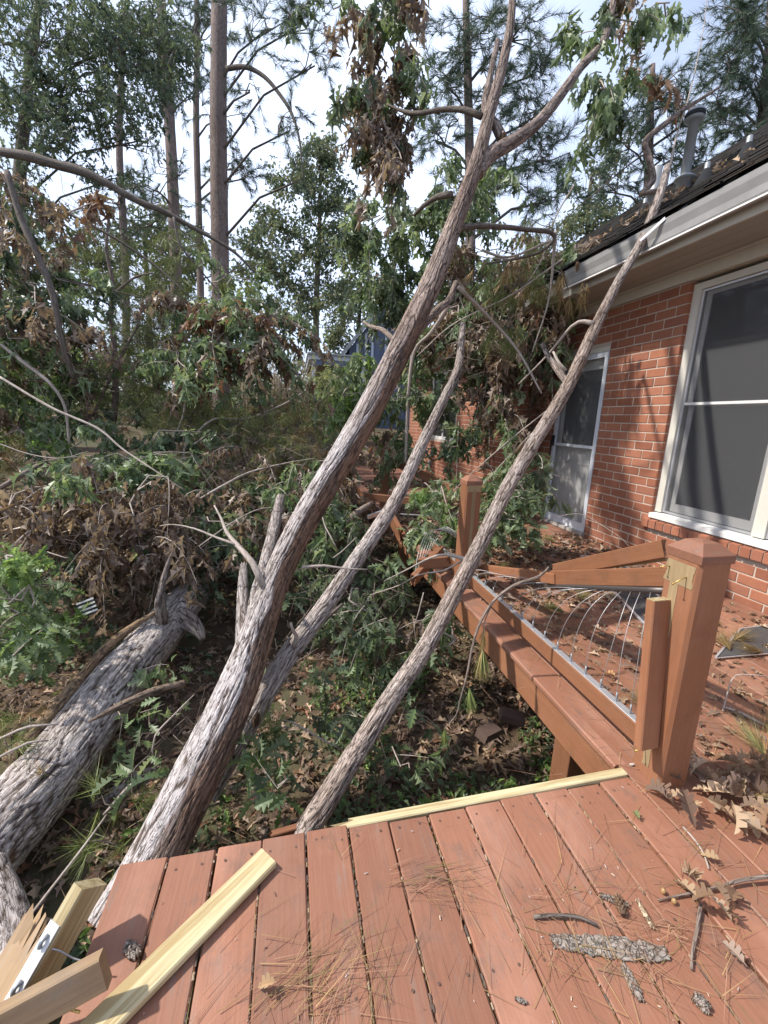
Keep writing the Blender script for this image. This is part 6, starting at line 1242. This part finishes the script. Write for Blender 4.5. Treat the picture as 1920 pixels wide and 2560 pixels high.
o = obj('pine_cone', cone_me('pine_cone', Z(1345, 1985)+np.array((0, 0, .014)), (.35, .9, .1), .05, .03), MDEAD); tag(o, 'small brown pine cone among the bark pieces on the boards', 'pine cone')
o = obj('pine_cone', cone_me('pine_cone', A(550, 1568, 2.42), (.3, .2, .9), .075, .055), MDEAD); tag(o, 'open pine cone by the slender trunk below the leaning oak', 'pine cone')
o = obj('pine_cone', cone_me('pine_cone', A(1248, 565, 4.35), (.1, .1, -1), .09, .06), MDEAD); tag(o, 'dark pine cone hanging at the broken gutter end', 'pine cone')
for (px_, py_, lab) in ((1432, 1930, 'tan acorn without cap near the twig cluster'), (1455, 1952, 'second acorn just below the other beside the twig')):
    V, F = lathe([(.0005, 0), (.005, .001), (.0075, .006), (.007, .012), (.003, .017), (.0005, .018)], Z(px_, py_)+np.array((0, 0, .001)), 12); tag(obj('acorn', mesh('acorn', V, [F], smooth=True), simple('acorn_shell_%d' % px_, (.32, .19, .08), .4)), lab, 'acorn')
# tiny wood and bark crumbs on the near boards
m_ = MB()
for i in range(170):
    c = np.array((-.5+1.8*rng.random(), .55+.62*rng.random(), .003)) if i < 90 else np.array((.62+.3*rng.normal()*.6+.3, .75+.1*rng.normal(), .003))
    if not (-.55 < c[0] < 2. and .4 < c[1] < 1.17): continue
    s_ = .001+.0026*rng.random()**2; v = np.array([(-1, -.5, 0), (1, -.4, .1), (.9, .5, 0), (-1, .4, 0), (0, 0, .8)])*s_; a_ = rng.random()*6.3; R_ = np.array([[math.cos(a_), -math.sin(a_), 0], [math.sin(a_), math.cos(a_), 0], [0, 0, 1]]); v = v*np.array((1+1.2*rng.random(), 1, 1)); m_.add(v@R_.T+c, [[(0, 1, 4), (1, 2, 4), (2, 3, 4), (3, 0, 4)]], [(.6, .5, .38), (.3, .2, .13), (.5, .47, .45), (.18, .11, .07)][rng.integers(4)])
o = obj('wood_crumbs', m_.me('wood_crumbs'), MDEAD, kind='stuff'); tag(o, 'tiny bark and wood crumbs scattered on the near boards', 'crumbs')
# window screen lying on the deck
ws = thing('fallen_window_screen', 'dark window screen with white frame lying flat on the deck by the wall', 'window screen', Z(1600, 1420))
q = [Z(1545, 1425), Z(1690, 1412), Z(1700, 1350), Z(1600, 1362)]
q = [np.array((v[0], v[1], .012)) for v in q]
for i in range(4): lumber('frame_bar', q[i]+np.array((0, 0, .002*i)), q[(i+1) % 4]+np.array((0, 0, .002*i)), .012, .008, (q[(i+2) % 4]-q[i]), MALU, ws, ch=.001)
obj('mesh_panel', mesh('mesh_panel', np.array(q)+np.array((0, 0, .004)), [[(0, 1, 2, 3)]]), simple('dark_screen', (.06, .055, .055), .8, 0, 20, .3), ws)
ws2 = thing('second_window_screen', 'dark window screen with white frame half under needles behind the cable rail', 'window screen', Z(1380, 1340))
q = [Z(1255, 1205), Z(1390, 1350), Z(1440, 1310), Z(1330, 1205)]; q = [np.array((v[0], v[1], .014)) for v in q]
for i in range(4): lumber('frame_bar', q[i]+np.array((0, 0, .002*i)), q[(i+1) % 4]+np.array((0, 0, .002*i)), .022, .010, (q[(i+2) % 4]-q[i]), MALU, ws2, ch=.001)
obj('mesh_panel', mesh('mesh_panel', np.array(q)+np.array((0, 0, .004)), [[(0, 1, 2, 3)]]), bpy.data.materials['dark_screen'], ws2)
# leaves and needles on the roof edge
rp_ = []
n = 380; ss = .15+rng.random(n)*1.6; yy = 3.2+5*rng.random(n); b = np.stack([RX0+ss*ux-.03*uz, yy, RZ0+ss*uz+.03*ux], 1); keep = vnoise(b*2.2, 3) > .5
nr = np.tile((-uz, 0, ux), (n, 1))+rng.normal(size=(n, 3))*.35
o = leaves_obj('roof_leaf_litter', [scatter(leaf_template(1, .2, .3), b[keep], rng.normal(size=(n, 3))[keep], nr[keep], .09, pal(['brown', 'tan', 'rust'], n)[keep], 1.)], MDEAD); tag(o, 'dry leaves gathered on the shingles near the eave', 'leaves')


gl = MB(); nb_, nd_ = [], []
for i in range(1, 14):
    xg = -.551+i*PITCHB-.0033
    for k in range(46):
        y_ = .2+.97*rng.random(); sz = .0016+.0032*rng.random(); v = np.array([(-1, -1, -.3), (1, -.8, -.3), (.9, 1, -.3), (-1, .9, -.3), (0, 0, .9)])*sz*np.array((.7, 1+1.6*rng.random(), .8))
        gl.add(v+np.array((xg+rng.normal()*.0012, y_, -.003+.003*rng.random())), [[(0, 1, 4), (1, 2, 4), (2, 3, 4), (3, 0, 4)]], [(.40, .30, .20), (.16, .10, .07), (.10, .075, .06), (.26, .17, .10)][rng.integers(4)])
    for k in range(9): nb_.append((xg+rng.normal()*.002, .2+.85*rng.random(), -.002+.003*rng.random())); nd_.append((rng.normal()*.05, 1, rng.normal()*.02))
V, P, C = scatter(needle_template(), np.array(nb_), np.array(nd_), np.tile((0, 0, 1.), (len(nb_), 1)), .08+.08*rng.random(len(nb_)), pal(['pined', 'rust'], len(nb_)), .8)
gl.add(V, [P], C); o = obj('joint_grit', gl.me('joint_grit'), MDEAD, kind='stuff'); tag(o, 'grit and needles packed in the joints of the near boards', 'grit')
